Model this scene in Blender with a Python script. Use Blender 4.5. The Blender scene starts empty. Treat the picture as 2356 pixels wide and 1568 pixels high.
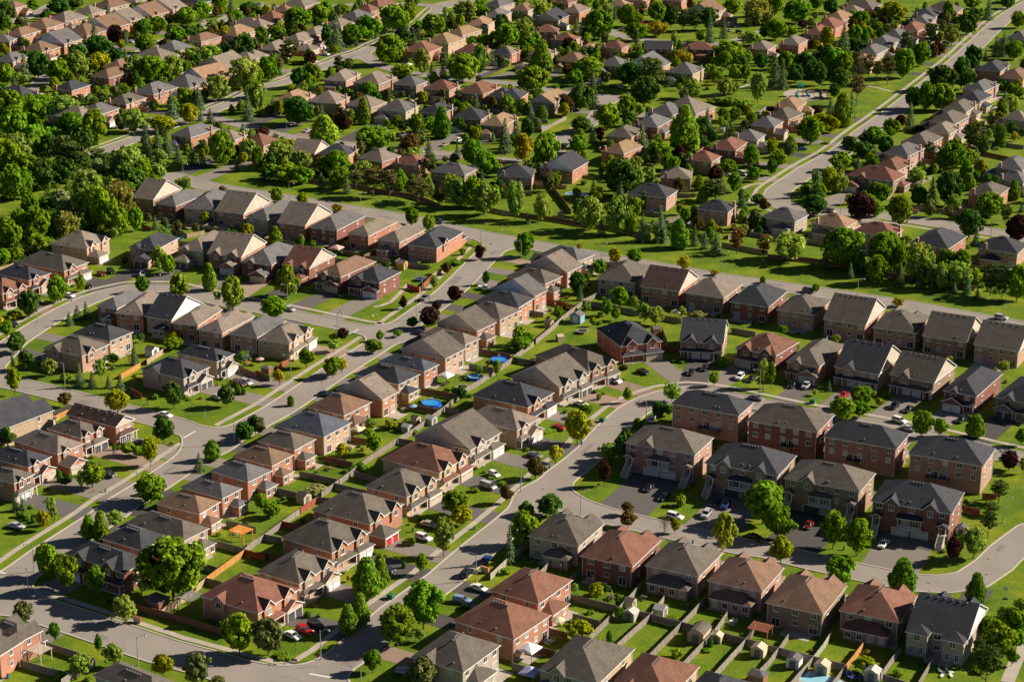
import bpy, bmesh, math, random
import numpy as np
from mathutils import Vector, Matrix
F,PITCH,CH=2030.0,18.9,215.0
random.seed(7); RNG=np.random.default_rng(7)
sc=bpy.context.scene; COL=sc.collection
SUNE,SKYE,EXPO=5.0,0.058,0.86
# House survey: eave corners (left, near, right) of every roof, by survey sheet; one line per house:
# Lx Ly Nx Ny Rx Ry | roof shape, street side | shingle colour, wall colour | extras
ROWS=[
('row by the big maple','D1','''
615 370 1135 565 1350 428|hl|c R|g2l
925 245 1300 355 1548 222|hb|c o|br
1150 100 1690 270 1932 150|hb|d y|br'''),
('row by the big maple','C1','''
1430 1490 1835 1588 2028 1470|hb|b o|br
1650 1340 2045 1447 2235 1352|hb|g o|br
1940 1185 2280 1295 2484 1180|hb|g o|br
2135 1055 2502 1148 2706 1040|hb|b o|br'''),
('row by the big maple','C2','''
5 920 355 1002 560 898|hb|d o|br
180 770 625 880 875 740|hb|s y|
465 600 810 685 1060 555|hb|b o|br
735 440 1165 540 1305 468|jb|t o|
900 300 1312 398 1505 298|hb|c y|br
1120 185 1550 280 1680 215|hb|s o|
1325 72 1745 160 1930 65|jb|d y|'''),
('row by the big maple','B2','''
1500 1500 1925 1600 2060 1545|hb|t y|
1650 1395 2035 1475 2215 1388|jb|d o|br
1900 1290 2245 1370 2410 1275|hb|d y|
2034 1190 2416 1258 2524 1165|hb|c o|
2180 1080 2564 1155 2674 1092|jb|g o|
2300 965 2660 1040 2810 965|hb|d o|br'''),
('row by the big maple','B3','''
125 870 510 940 640 865|jb|t o|
260 760 605 835 740 765|hb|g y|br'''),
('row with the double white garage','D1','''
1844 768 2375 938 2743 707|hr|r o|g2r g1l'''),
('row with the double white garage','D2','''
0 550 400 665 745 455|hr|d Y|g2r
220 240 700 380 1065 185|hr|d o|g2r'''),
('row with the double white garage','C2','''
510 1545 1050 1685 1357 1490|hr|d o|g2r Gr
990 1335 1390 1435 1690 1262|hr|d Y|g2r
1148 1080 1690 1210 1970 1045|hr|r y|g2r
1445 870 1975 1000 2250 835|jr|d g|g1r
1925 690 2404 820 2590 700|hr|t y|g1r
1970 500 2504 610 2764 475|hr|c o|g1r'''),
('row with the double white garage','C3','''
5 310 440 432 688 290|jr|d g|g2r
195 130 705 287 990 190|hr|d o|g2r'''),
('row with the double white garage','B3','''
765 1445 1000 1615 1390 1565|hr|c O|g2r'''),
('row of semis along the red garage street','C1','''
-150 1240 130 1310 320 1225|hr|d o|g1r
-150 1060 262 1160 485 1058|hr|c o|g1r
90 915 530 1040 800 945|hr|t o|g1r Gr
420 805 745 890 970 795|hr|d o|g2r
600 670 1065 790 1245 715|ar|e o|
-330 700 -60 845 390 605|hf|c y|g1f'''),
('corner pair with the bay window','C1','''
1275 262 1690 345 1960 240|hr|c g|g1r g1l
1620 105 1995 190 2152 112|hr|c y|g1r
395 60 755 138 1000 25|hb|d p|g1l g1r'''),
('corner pair with the bay window','B1','''
660 1490 1010 1568 1225 1478|hb|c y|'''),
('corner house with the turret','D1','''
-200 1095 155 1215 395 1105|hf|d o|
-300 1240 0 1325 115 1245|hf|d o|'''),
('house pair cut off by the lower edge','D1','''
830 1510 1400 1720 1680 1590|hr|d g|'''),
('row of reddish roofs by the parked sedan','D3','''
-209 720 245 850 560 625|hb|r o|br
-538 995 18 1179 350 943|hb|r o|'''),
('row of reddish roofs by the parked sedan','D2','''
1424 1331 1908 1478 2256 1223|hb|d g|br g1l'''),
('row above the garden sheds','D3','''
140 222 615 320 855 108|hf|d g|bl
620 405 1110 508 1375 260|hf|r R|
1215 492 1720 598 1945 375|hf|d p|Bl
1785 635 2305 740 2519 515|hf|b p|Bl
2322 839 2864 950 3099 680|hf|b k|'''),
('row above the garden sheds','D4','''
645 908 1210 1020 1388 770|hf|r k|Bl
1245 1105 1815 1220 2045 888|af|c g|W'''),
('row below the garden sheds','D3','''
248 1440 788 1590 1105 1250|hl|d y|g1l
890 1600 1430 1740 1720 1415|hl|r y|g1l
1500 1740 2050 1880 2340 1600|hl|c y|'''),
('stacked row with rear decks','C3','''
1455 575 2090 682 2240 562|hf|c p|h8.6
2155 728 2814 838 2969 680|hf|d R|h8.6'''),
('stacked row with rear decks','C4','''
503 878 1185 990 1320 850|hf|c P|h8.6
1285 1035 1980 1148 2115 985|hf|c p|h8.6'''),
('stacked row with front stairs','C3','''
1030 930 1685 1045 1865 885|hl|d p|h8.6 g1l
1770 1115 2449 1235 2619 1048|hl|c k|h8.6 g2l'''),
('stacked row with front stairs','C4','''
138 1258 845 1385 1005 1212|hl|d k|h8.6 g1l
945 1462 1690 1586 1805 1385|hl|c R|h8.6 g2l'''),
('row facing the curved crescent','B3','''
1535 1570 1945 1590 2020 1425|al|c k|g2l'''),
('row facing the curved crescent','C3','''
2045 60 2429 135 2654 10|hl|r R|g2l'''),
('row facing the curved crescent','C4','''
160 185 475 238 725 40|hl|d o|g1l
610 230 1025 305 1235 110|al|c y|g1l
1115 305 1530 385 1745 225|al|d k|g1l
1600 455 1920 510 2185 295|hl|c R|g1l
2085 510 2480 590 2700 400|hl|c k|g1l'''),
('row backing onto the crescent yards','B3','''
780 985 1140 1030 1280 880|hf|d g|
1175 1058 1540 1110 1715 975|af|e o|
1583 1120 1950 1172 2125 1040|hf|t k|
1990 1205 2364 1252 2559 1105|hf|c R|'''),
('row backing onto the crescent yards','B4','''
72 1275 430 1325 580 1200|hf|d p|
508 1358 900 1420 1075 1250|af|d p|
960 1435 1370 1490 1480 1350|hf|d p|
1420 1510 1830 1576 1955 1410|af|d k|
1885 1595 2310 1661 2470 1500|af|d p|'''),
('terrace of nine below the strip road','B1','''
1232 238 1410 268 1645 155|af|t k|
1425 295 1617 327 1880 212|hf|g R|
1710 325 1985 360 2125 190|hf|g g|
1990 360 2240 400 2455 275|af|t p|
2270 415 2459 452 2754 310|hf|g g|'''),
('terrace of nine below the strip road','B2','''
200 470 452 508 685 380|af|t o|
480 515 745 550 1005 412|hf|g R|
838 572 1035 602 1295 465|hf|t o|
1105 630 1320 660 1565 540|hf|t p|bl
1380 678 1665 712 1910 560|hf|c o|g1r'''),
('steep gabled row with double garages','B1','''
1660 700 1870 745 2085 590|hl|t g|g1l
1925 750 2220 795 2400 650|al|t o|g2l
2240 820 2499 868 2689 700|hl|g R|g1l'''),
('steep gabled row with double garages','B2','''
240 860 490 900 730 775|al|r R|g2l
575 930 780 980 1060 825|hl|b R|g1l
825 1000 1135 1030 1400 940|hl|c R|g1l'''),
('houses round the leafy bend','B1','''
-200 1080 20 1135 265 1055|hr|r o|g2r
-60 940 265 1010 475 940|hr|c o|g1r
175 828 590 925 760 830|hr|d o|g1r
632 622 800 715 1125 645|hr|t y|g2r
1205 690 1430 730 1590 610|hl|c y|g1l'''),
('row behind the bend','B1','''
885 1238 1075 1270 1350 1128|hf|g o|bl
1060 1300 1320 1328 1545 1150|hf|t o|
1335 1335 1578 1375 1865 1218|af|c g|bl
1570 1405 1820 1425 2075 1275|hf|t o|
1810 1458 2045 1495 2350 1335|hf|t p|
2110 1490 2365 1535 2614 1375|hf|g p|'''),
('row behind the bend','B2','''
15 1540 310 1590 497 1442|hr|t y|g2r'''),
('houses north of the grass strip','B3','''
-145 55 190 60 238 -15|hf|c p|k
1335 150 1425 250 1710 225|hf|c p|
1355 75 1650 75 1720 10|hf|t p|k
1735 325 1990 380 2130 325|hf|c p|kr
2290 420 2604 470 2729 402|hf|g g|bl'''),
('houses north of the grass strip','B4','''
385 480 715 528 835 460|hf|n y|bl k
770 560 1140 610 1265 540|hf|r y|kr
1297 665 1660 720 1840 600|hf|c o|bl k
1915 720 2300 762 2440 680|hf|c p|bl k'''),
('houses by the oval pool','B4','''
710 38 1155 100 1280 35|hl|r k|g1l br
1835 208 2110 245 2215 155|hf|d o|k
2120 75 2350 110 2440 60|hf|g g|k'''),
('houses north of the grass strip','B2','''
1615 -5 1920 42 1965 -10|hf|g k|'''),
('farm of roofs by the woods','A1','''
560 800 660 835 930 795|hf|c o|k
140 840 215 912 500 875|hf|c o|kr
860 695 1000 720 1180 650|hf|b R|
830 1010 915 1057 1130 995|hr|g o|
1050 930 1160 962 1388 900|hr|d o|g1r k
1205 845 1415 872 1630 800|hr|g o|g1r k
1540 770 1745 812 1845 742|hr|g o|g1r
1690 690 1890 737 2100 665|jr|n o|g1r k
1960 575 2110 640 2280 555|jr|t o|g1r k
680 1010 760 1090 840 1030|hf|t o|'''),
('lane end beside the tall spruces','A1','''
1585 1235 1755 1265 2045 1165|hl|g o|kr
1890 1270 2160 1292 2295 1240|hl|t o|k
2180 1315 2424 1345 2599 1285|hl|r y|'''),
('lane end beside the tall spruces','A2','''
330 1395 540 1410 695 1340|al|t o|
555 1415 850 1432 965 1370|hf|c o|kr
915 1450 1160 1490 1340 1430|hf|t o|
1240 1495 1500 1522 1620 1470|hf|r o|k'''),
('top corner block by the dark trees','A1','''
45 318 200 332 370 278|hr|b o|k
215 250 430 264 600 212|hr|b o|k
440 175 600 200 783 150|hr|t o|k
675 115 845 132 965 95|hr|t o|
850 55 1010 76 1183 28|hr|b y|k
-60 380 90 386 145 350|hr|g o|
165 465 390 482 578 432|hr|b o|g1r k
380 345 590 406 755 355|jr|g o|g1r k
670 290 800 330 845 262|hr|b o|
-40 555 120 570 262 515|hr|g o|g1r
90 60 140 75 230 50|hr|b o|'''),
('double gabled row by the purple maple','A1','''
880 205 1010 270 1190 215|jr|b o|g1r k
1070 150 1200 200 1350 165|jr|t o|g1r k
1265 90 1400 150 1570 105|jr|b o|g1r k
1440 50 1590 92 1730 55|jr|t o|g1r
1640 5 1830 40 1945 5|hr|c o|
1170 0 1250 20 1370 -10|hr|t o|'''),
('cluster round the yellow locust','A1','''
1320 500 1490 560 1620 500|hf|t o|k
1500 440 1620 480 1778 425|hf|g p|k
1745 370 1850 386 2025 335|hf|b p|k
2020 300 2180 330 2320 270|hf|n y|k
2220 200 2354 240 2440 205|hf|t o|k
2210 520 2310 560 2400 530|hf|t o|
1030 610 1110 632 1200 575|hf|b o|
-60 850 -20 870 50 825|hf|g o|'''),
('houses up by the top lane','A2','''
0 165 170 190 290 150|hr|r o|k
-60 225 50 246 105 210|hr|t o|
225 95 290 112 370 85|hr|b o|k
215 50 450 66 605 20|hr|t o|k
760 165 940 190 1070 130|hr|g o|g1r k
630 225 780 246 888 205|hr|t o|k
420 305 560 326 670 275|hr|t o|
245 370 400 396 590 320|hr|t o|k
40 450 190 466 330 400|hr|t o|k
-60 525 0 536 108 500|hr|t o|
385 440 510 470 590 432|Gr|t o|
975 50 1130 70 1340 20|hf|r o|k
950 100 1060 112 1150 80|hf|r o|'''),
('tan roofed row above the big round tree','A2','''
1560 380 1770 406 1893 352|hf|n y|k
1770 305 1900 326 2050 270|hf|n y|k
1925 230 2120 242 2195 180|hf|n y|
2090 150 2250 160 2360 110|hf|g y|k
2090 45 2240 60 2400 25|hf|g g|
1340 465 1590 485 1705 430|hf|r o|br k
1815 475 2050 495 2165 450|hl|r o|k
2140 490 2340 502 2440 470|hl|c o|Gl'''),
('chimneyed row backing the middle gardens','A2','''
615 735 830 747 1005 660|hf|t p|bl kr
888 755 1130 778 1295 705|hf|t k|kr
1250 768 1475 790 1582 745|hf|g k|bl
1525 812 1780 832 1900 785|hf|r p|bl kr
1845 845 2090 868 2258 795|hf|r o|kr
2170 885 2340 892 2440 850|hf|c p|'''),
('garage row facing the middle lane','A2','''
158 920 370 945 555 850|hl|n p|Gl kr
465 930 740 952 870 890|hl|t p|Gl kr
820 960 1060 992 1190 935|hl|t p|Gl
1110 1005 1380 1030 1500 970|hl|g g|Gl kr
1485 1030 1690 1050 1870 990|hl|c p|Gl kr
1790 1085 2070 1102 2190 1040|hl|c k|Gl kr
2090 1145 2280 1162 2440 1060|hl|n k|Gl kr'''),
('upper blocks round the round maples','A3','''
50 95 150 102 240 60|hf|b g|
180 180 430 192 570 130|jr|c k|g1r k
515 95 620 118 832 85|hf|t o|
360 20 520 32 620 10|hf|r o|
200 300 420 294 510 278|hf|r R|k
375 350 560 376 670 358|hf|r p|k
665 425 700 432 808 405|Gl|r p|
800 430 1010 446 1095 415|hf|r o|k
1207 445 1470 450 1495 425|af|c R|
1572 452 1862 458 1885 430|hf|r R|bl k
950 30 1050 60 1150 55|hf|n o|
1010 0 1200 12 1305 -5|hf|r o|
1370 5 1560 14 1620 0|hf|r o|k
1720 80 1870 130 1965 70|jr|b y|g1r k
1890 190 1990 205 2045 170|Gr|b y|'''),
('garages along the shady cross street','A3','''
400 550 620 572 720 530|hl|b k|Gl k
130 495 330 512 440 488|hl|t y|k
15 600 110 612 195 590|Gl|t y|
-60 480 0 500 75 462|hl|t o|k
825 580 1010 612 1130 570|hl|g k|Gl k
1230 560 1360 632 1495 580|jr|g o|
1410 658 1665 682 1780 630|hl|g y|Gl kr
-140 900 80 906 200 850|hf|c o|k
170 920 385 950 500 885|jr|n k|g1r'''),
('grey group left of the playground','A3','''
1300 1000 1690 1052 1885 980|hr|t o|k
1220 1040 1480 1062 1660 1000|hr|g p|k
1105 1145 1340 1170 1472 1095|hf|g R|br k
870 1240 1100 1266 1180 1190|hf|d o|
810 1385 1030 1416 1230 1335|hf|n o|k
400 1495 560 1570 820 1500|jf|c o|k
1840 1368 2060 1386 2182 1305|hr|r R|k
2030 1270 2260 1290 2345 1235|hr|g g|k
1590 1465 1840 1490 1940 1435|hr|r k|k
2190 1150 2414 1170 2516 1115|hr|g o|'''),
('grey group left of the playground','A4','''
0 1060 190 1100 250 1030|hr|d o|k
75 985 270 1000 375 935|hr|n o|k
-140 445 0 460 187 425|hr|t o|k'''),
('stepped row above the long straight road','A4','''
155 385 285 416 490 378|hf|t o|k
340 310 500 322 630 265|hf|r o|k
400 240 620 264 735 205|hf|r o|k
500 165 690 190 775 140|hf|n o|k
650 100 830 112 905 88|hf|t o|k
645 55 960 82 1048 40|hf|d R|k
895 405 1120 422 1250 370|hr|g g|k
1040 330 1230 350 1298 300|hr|g g|
860 490 1000 502 1130 440|hr|g g|
830 550 950 580 1030 540|hr|n y|
1205 270 1380 288 1458 235|hr|r o|k
1355 200 1480 220 1605 165|hr|g p|g1r k
1318 152 1540 160 1620 110|hr|c p|k
1510 75 1740 120 1845 80|hr|d o|k'''),
('row of chimneys right of the long road','A4','''
1920 640 2140 658 2260 580|hb|c o|br kr
1830 815 1990 840 2110 765|hb|g p|kr
1740 910 1950 936 2062 872|hb|c y|br
1615 1010 1825 1032 1940 950|hb|d y|br kr
1475 1110 1720 1142 1848 1065|hb|d p|
1455 1210 1670 1236 1785 1165|hb|t y|br kr
1218 1305 1470 1338 1612 1258|hb|d o|br
1125 1410 1290 1436 1438 1358|hb|g p|kr
965 1530 1190 1570 1320 1490|hb|r y|kr
2290 350 2370 365 2450 310|hb|g p|
2235 720 2350 730 2440 655|hb|b p|
2245 1095 2370 1112 2440 1070|hb|t y|
2130 1540 2340 1568 2440 1480|hb|g p|k'''),
]
# Trees: kind x ybase ytop width
TREES={
'D1':'m440,620,300,240;m610,735,390,240;m885,790,495,180;M1590,835,250,610;l1160,1030,765,235;e215,1050,815,170;v500,1200,1015,130;v912,1310,1128,65;l735,1510,1300,220;l1050,1430,1205,190;y1500,1520,1310,190;e1815,1600,1290,250;m2200,1330,940,290;c820,260,30,140;c935,290,0,140;l1060,170,-20,150;y400,175,-10,130;l500,120,-60,80;e2000,1600,1530,150;b540,1560,1450,80;b180,60,-20,60;b250,90,20,60;b310,110,40,60',
'D2':'e110,1330,985,300;b240,1370,1275,150;c850,1130,860,170;c965,1060,760,160;c1020,800,430,240;c1145,720,395,160;l1725,420,40,190;m1525,580,380,125;M1540,1090,650,350;M1300,1250,865,340;l1510,1200,1070,110;m1075,1480,1270,175;e1530,1640,1340,260;y1890,130,-60,220;Y855,645,585,60;b1375,325,245,85;a1360,515,455,40;b1440,320,220,60;s2330,470,120,140;b2290,590,500,90;a475,970,920,60',
'D3':'m110,320,0,250;d310,40,-100,160;o1065,150,-10,160;n1400,210,10,130;y1500,200,60,90;z1940,360,0,240;l575,750,655,80;y770,820,655,150;d850,760,650,110;y620,1200,990,250;b725,950,890,75;a895,1205,1095,55;b1515,1360,1235,125;b1790,1300,1240,80;a1820,1240,1155,50;b1490,1000,960,100;b2110,1160,1105,50;a965,860,750,30;m985,1000,870,90;b20,870,700,80',
'D4':'m90,260,-60,290;y115,475,220,195;m600,350,0,230;m820,415,65,255;m650,680,395,285;c1230,760,430,240;c1905,860,565,165;p1700,470,235,155;l1885,430,130,240;f2020,240,-20,170;m2110,1330,1010,310;m2250,1130,880,230;l2320,960,790,140;f2000,1600,1220,270;y880,1480,1325,190;b1200,1530,1435,100;m2330,1200,1020,120;m2020,1180,950,200;l2180,1010,850,180;f1930,1420,1150,150;b1950,1500,1400,120;m2280,1270,1080,160;b2100,1430,1330,130;m2240,1420,1250,120',
'C1':'d150,110,-60,170;s120,260,70,60;d245,265,80,150;y135,505,245,140;l465,320,150,150;b600,380,275,115;s735,420,195,120;s850,430,270,100;l930,360,155,135;s1000,430,310,85;s1110,480,290,125;y1085,665,430,215;o605,610,465,120;d1595,620,365,165;d2085,605,395,150;a2185,480,390,50;a2240,490,425,45;b1695,535,480,45;b1735,550,520,60;b1425,540,475,65;s1010,130,70,60;d1040,215,110,130;s1240,215,0,100;n1190,240,70,80;d1510,935,685,180;y1385,1150,880,155;m1180,1050,925,145;m1275,1060,955,135;y1400,980,885,120;c1955,1095,905,140;s1835,1195,1015,145;d2250,930,730,175;d2350,850,675,160;M1390,1490,1215,300;m1480,1400,1250,120;d70,985,780,150;m850,1345,1100,235;l750,1380,1180,80;a550,1290,1185,50;d600,1330,1250,100;s145,1560,1430,100;s215,1560,1430,90;l475,1600,1420,110;m1590,80,-40,190;a1050,1000,935,30;b1090,1000,950,60;b25,1010,950,60;l2240,190,85,140;b640,1300,1200,60',
'C2':'m465,245,70,140;l715,100,-20,130;Y215,405,255,115;m708,335,140,165;Y790,300,150,110;m1080,110,-20,170;a320,595,500,60;e30,880,690,110;Y800,1065,930,160;m1085,1040,840,155;m1035,900,795,110;y1245,810,730,110;l2215,330,165,95;i555,1420,1290,220;b900,1210,1115,80;b970,1210,1100,90;b830,1220,1160,70;m50,1568,1390,130;m150,1620,1470,180;b1455,860,800,70;a1880,480,405,45;a1815,480,420,40;b1770,470,410,70;M1850,1610,1370,250;b2010,1400,1330,90;b2165,1270,1225,80;b2255,1340,1270,90;o2300,1490,1310,120',
'C3':'m1060,565,420,80;m680,700,575,130;y600,950,635,230;Y400,1120,950,145;o215,1265,1055,170;a1155,790,705,65;d1345,740,545,140;d1440,690,580,110;l1470,560,375,170;d1040,1020,800,160;l890,1100,925,200;p850,1330,1090,115;d1010,1130,860,130;m1855,415,275,95;l2310,430,165,130;b1940,240,135,95;d350,1610,1405,240;c130,1600,1470,140;o1060,1600,1470,110;b800,545,475,45;p1020,280,220,90;M2310,1690,1295,390;b1550,1530,1390,100;b330,850,800,150;m80,90,-40,220;b40,200,120,110;b1500,200,160,60',
'C4':'m30,430,190,80;M860,610,405,210;M690,740,515,240;m840,700,545,180;y1020,600,520,85;l430,500,440,70;l475,440,390,60;M1410,890,630,200;m1575,880,705,150;c1905,885,675,170;m2330,960,800,120;p2215,1190,1000,180;y1665,200,135,80;f2120,1490,1270,190;f2050,1600,1470,150;l2340,1220,1060,80;s560,460,360,60;b1560,210,130,110;b1110,110,50,90',
'B1':'m130,280,-100,260;m220,260,-60,230;d400,180,-150,220;d600,100,-150,220;S560,330,150,240;S620,470,240,200;l820,500,30,340;S780,260,10,250;w1090,440,80,340;w620,600,330,290;m920,530,180,250;m1105,600,350,180;m100,720,420,250;m340,650,290,290;m180,630,320,200;l60,560,380,180;m350,770,560,280;l480,770,620,220;m40,860,700,160;m160,830,690,160;d760,560,400,190;d1150,180,-60,250;m1300,130,-80,220;d1230,200,0,220;l1450,100,-60,180;m1250,560,350,135;l1060,620,510,100;m1000,560,300,160;n540,300,120,70;s1430,540,420,80;s1540,610,440,95;s1590,745,620,85;Y1665,170,70,105;m530,1215,980,190;m750,1110,965,95;d270,1350,1120,200;y130,1370,1290,140;Y0,1480,1330,110;m65,1540,1370,120;d160,1600,1470,140;s640,1420,1285,95;s715,1370,1230,120;s795,1360,1205,95;m1310,1120,975,125;z1655,1165,950,175;z2140,1280,990,230;c1930,1100,870,115;l1465,920,700,170;m1550,950,780,145;p1150,860,800,60;y1600,1568,1495,160;b675,1070,1035,60;m280,480,150,200;m1180,330,120,200;f700,420,260,160',
'B2':'m190,290,165,125;y430,310,205,115;Y750,380,345,130;m1435,500,350,135;m1590,550,405,115;z290,1160,885,210;m165,1370,1145,250;l420,700,595,60;m525,720,640,60;l1640,1085,960,90;p2055,820,685,95;p1355,1270,1155,70;p1825,1200,1065,135;p1665,1290,1200,80;p1590,1450,1240,180;d1440,1450,1340,120;l1620,1430,1330,70;p795,1568,1440,100;y715,1568,1490,90;m1140,1568,1465,85;m1310,1530,1460,90;d2115,1050,925,65;b1585,895,850,120;b1825,880,800,130;b1900,780,700,60;o1750,950,850,100;m290,100,-60,250;m130,80,-60,180;s600,160,20,100;M770,170,-20,210;s835,210,60,100;P1080,240,-20,240;P1230,250,0,170;P1490,290,90,260;m1330,200,0,120;l1850,340,70,270;m2000,340,60,210;l2100,415,130,260;m2180,340,140,160;s2080,200,0,80;P920,190,0,130;s60,90,0,80;m430,120,-30,190;p2000,60,0,110;b2000,700,660,160;b2090,740,690,90',
'B3':'l30,450,110,190;l270,470,210,160;s145,490,390,70;l715,555,250,270;l970,590,250,230;m1120,430,250,160;m1100,590,400,140;m610,420,260,120;D1000,240,-80,340;s745,250,95,100;s990,280,40,120;f1290,240,45,110;s1200,650,410,160;s1365,650,380,180;c1540,710,465,160;s1680,690,500,85;s1770,720,555,95;s1875,745,590,125;a1380,660,545,45;s820,600,450,110;q2065,765,525,165;q2315,810,590,120;f1870,280,80,250;p1870,130,-30,150;l1160,130,-30,110;m2045,200,25,135;m2125,305,175,105;d2255,310,215,110;m2225,100,-30,120;a1190,340,200,50;a1215,350,200,45;d400,130,0,100;m390,150,20,120;e1385,340,240,70;m120,800,580,170;Y945,850,715,145;m1130,850,725,155;Y1585,910,785,125;Y620,720,670,60;Y1860,960,920,90;a2305,1030,975,50;s740,830,770,50;m805,960,820,120;d600,1130,940,170;m695,1010,940,70;s625,1190,1055,85;m985,1250,1080,180;l690,1280,1205,90;m870,1335,1195,110;m955,1380,1260,100;l1220,1390,1210,160;l1320,1420,1240,170;m425,1380,1240,90;m745,1430,1345,60;b805,1420,1370,60;i1710,1370,1270,140;m60,1600,1420,120;m140,1600,1480,100;o510,1300,1225,90;l810,1350,1300,60',
'B4':'s445,240,-10,175;y560,200,-20,160;l660,210,30,150;b330,185,130,70;d425,410,235,260;p850,450,220,250;m980,420,290,150;l930,330,220,130;m1045,290,125,160;m1210,510,250,240;d1380,320,150,170;s1500,320,65,130;d1660,330,30,230;l1700,360,220,160;l1360,120,-30,190;m2030,430,215,240;d1850,620,375,240;s1910,690,510,100;p2280,660,415,210;s2330,380,290,70;f2180,490,310,120;l200,830,590,350;M690,900,550,330;M1070,930,590,290;m1200,950,690,160;l1380,1020,680,260;m1640,950,740,210;m1780,960,740,170;l1730,1090,860,280;l1590,1100,850,140;y1900,1070,900,125;f2040,1150,860,180;f2150,1170,860,170;m2290,1200,890,200;s520,900,700,100;s755,990,850,85;s930,1000,900,85;s1210,1060,850,110;s1385,1080,960,90;s1825,1130,950,110;s1920,1190,1080,85;s1710,1120,1020,80;m1000,1040,800,210;d830,960,750,130;m440,1120,1040,65;Y1195,1250,1175,115;m1910,90,0,70;p1220,720,620,100;m1280,660,600,110;m130,1510,1415,115;b590,1568,1530,80;d1450,1080,860,180;s400,900,820,60',
'A1':'d60,180,20,140;m310,100,0,130;d20,300,100,120;s140,160,40,60;d540,140,-10,190;d690,80,-20,150;s240,240,120,95;l400,330,245,105;m490,320,260,90;m225,440,360,115;s110,660,560,70;s230,740,500,150;D350,720,490,210;m60,780,600,170;l180,800,670,160;s140,880,700,115;m540,780,560,210;l720,730,490,230;d720,540,420,190;s880,500,200,160;D900,510,340,240;Y920,680,495,200;d1060,600,460,160;s1155,590,450,110;p1070,410,240,175;s1155,405,290,70;s990,165,45,95;m1320,340,185,190;m1450,310,160,180;m1340,490,320,190;m1610,395,250,185;d1740,350,230,160;m1710,240,80,240;m1860,190,20,180;p1505,450,365,80;m1830,340,260,95;l1960,280,180,150;m2010,80,-60,160;s2130,120,-20,115;m2170,210,95,155;d2290,130,30,185;Y2080,400,245,170;d2250,500,330,240;l1760,590,440,180;l1920,580,420,180;a2010,520,415,50;m1400,760,530,260;l1270,750,520,260;l1590,740,520,240;s1090,850,715,75;m1140,870,770,115;m990,850,780,100;l830,960,880,150;l950,920,840,165;d560,900,830,120;s350,950,850,80;m380,1010,900,230;m90,1130,850,260;l590,1150,890,270;m320,1160,930,200;m660,1290,1050,270;m130,1300,1000,270;l150,1500,1240,300;M320,1450,1170,250;m60,1568,1300,260;f600,1560,1250,270;f700,1568,1330,200;m870,1330,1030,240;l1230,1220,1010,230;y1500,1220,1075,245;y1740,1140,970,190;s1580,1090,850,155;s1830,1010,815,130;m1710,970,820,150;s1845,1110,980,75;s1935,1130,1000,105;l2000,930,710,260;l2250,820,550,290;m2330,910,740,200;s2280,1110,860,155;s2110,1210,1160,70;d2330,1250,1190,80;s1350,1430,1180,135;s1450,1400,1170,135;s1540,1430,1220,135;s1640,1500,1340,115;s1770,1510,1320,115;s1860,1520,1340,100;M2040,1530,1220,245;l2290,1480,1290,180;s2180,1568,1440,80;l1200,1600,1370,310;S1080,1600,1430,140;l1470,1560,1380,180;S900,1600,1460,150;f920,1500,1370,170;m480,1330,1180,220;d460,1460,1250,180;m260,1080,880,200;d20,960,800,160;d790,1380,1200,180;m250,1600,1430,240;d760,250,180,80;d1080,1130,1060,90',
'A2':'m50,400,250,125;p150,290,210,90;m380,280,80,270;s370,280,170,75;s315,260,160,65;p410,300,220,70;m580,200,50,165;s500,110,0,105;s20,100,35,40;m640,170,20,130;m790,130,40,135;d1200,90,-20,110;s740,470,180,170;d650,440,240,105;m880,410,235,185;m1030,380,160,225;M1260,290,60,260;m1400,210,40,180;d1440,60,-20,130;m1630,330,150,225;s1740,300,120,95;d1350,410,240,150;s1450,420,280,115;M1225,600,330,265;l1930,200,20,210;m2060,170,0,160;p2300,100,15,110;d2260,330,140,155;m2300,430,240,220;m2110,420,320,115;m1990,430,335,130;f310,570,375,190;p510,590,480,110;m110,750,535,210;m20,780,620,100;l10,1040,760,190;d400,810,630,150;m510,800,590,185;f760,650,520,110;f850,650,540,100;s1730,600,370,85;l1530,690,455,155;l2060,700,420,145;M1900,760,510,290;s1620,740,570,125;s1720,750,590,125;m1350,710,600,210;l2120,620,490,110;m1035,900,760,175;l1200,940,860,130;m860,890,820,80;l1220,880,820,60;s1745,960,870,45;Y2040,940,835,155;s2020,1000,850,100;m2310,1030,880,135;m1920,1000,940,80;c990,1140,915,115;D380,1150,905,270;s605,1110,965,110;C630,1330,1080,230;p800,1210,1035,145;M1080,1400,1180,350;m1480,1230,1055,150;m1600,1210,1080,135;c1710,1270,1000,140;o1420,1420,1240,200;e1510,1350,1190,120;s1590,1480,1280,140;s1850,1460,1320,75;m2000,1530,1295,245;l1450,1500,1360,170;s2290,1400,1105,170;m2130,1620,1430,200;p60,1260,1170,150;l210,1530,1300,245;m20,1568,1350,110;l420,1600,1400,230;m740,1620,1400,260;l620,1600,1440,160;p1100,1560,1415,160;l990,1620,1480,160;f1600,1620,1420,150;m200,380,240,150;b350,590,540,200;l230,620,600,60',
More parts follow.
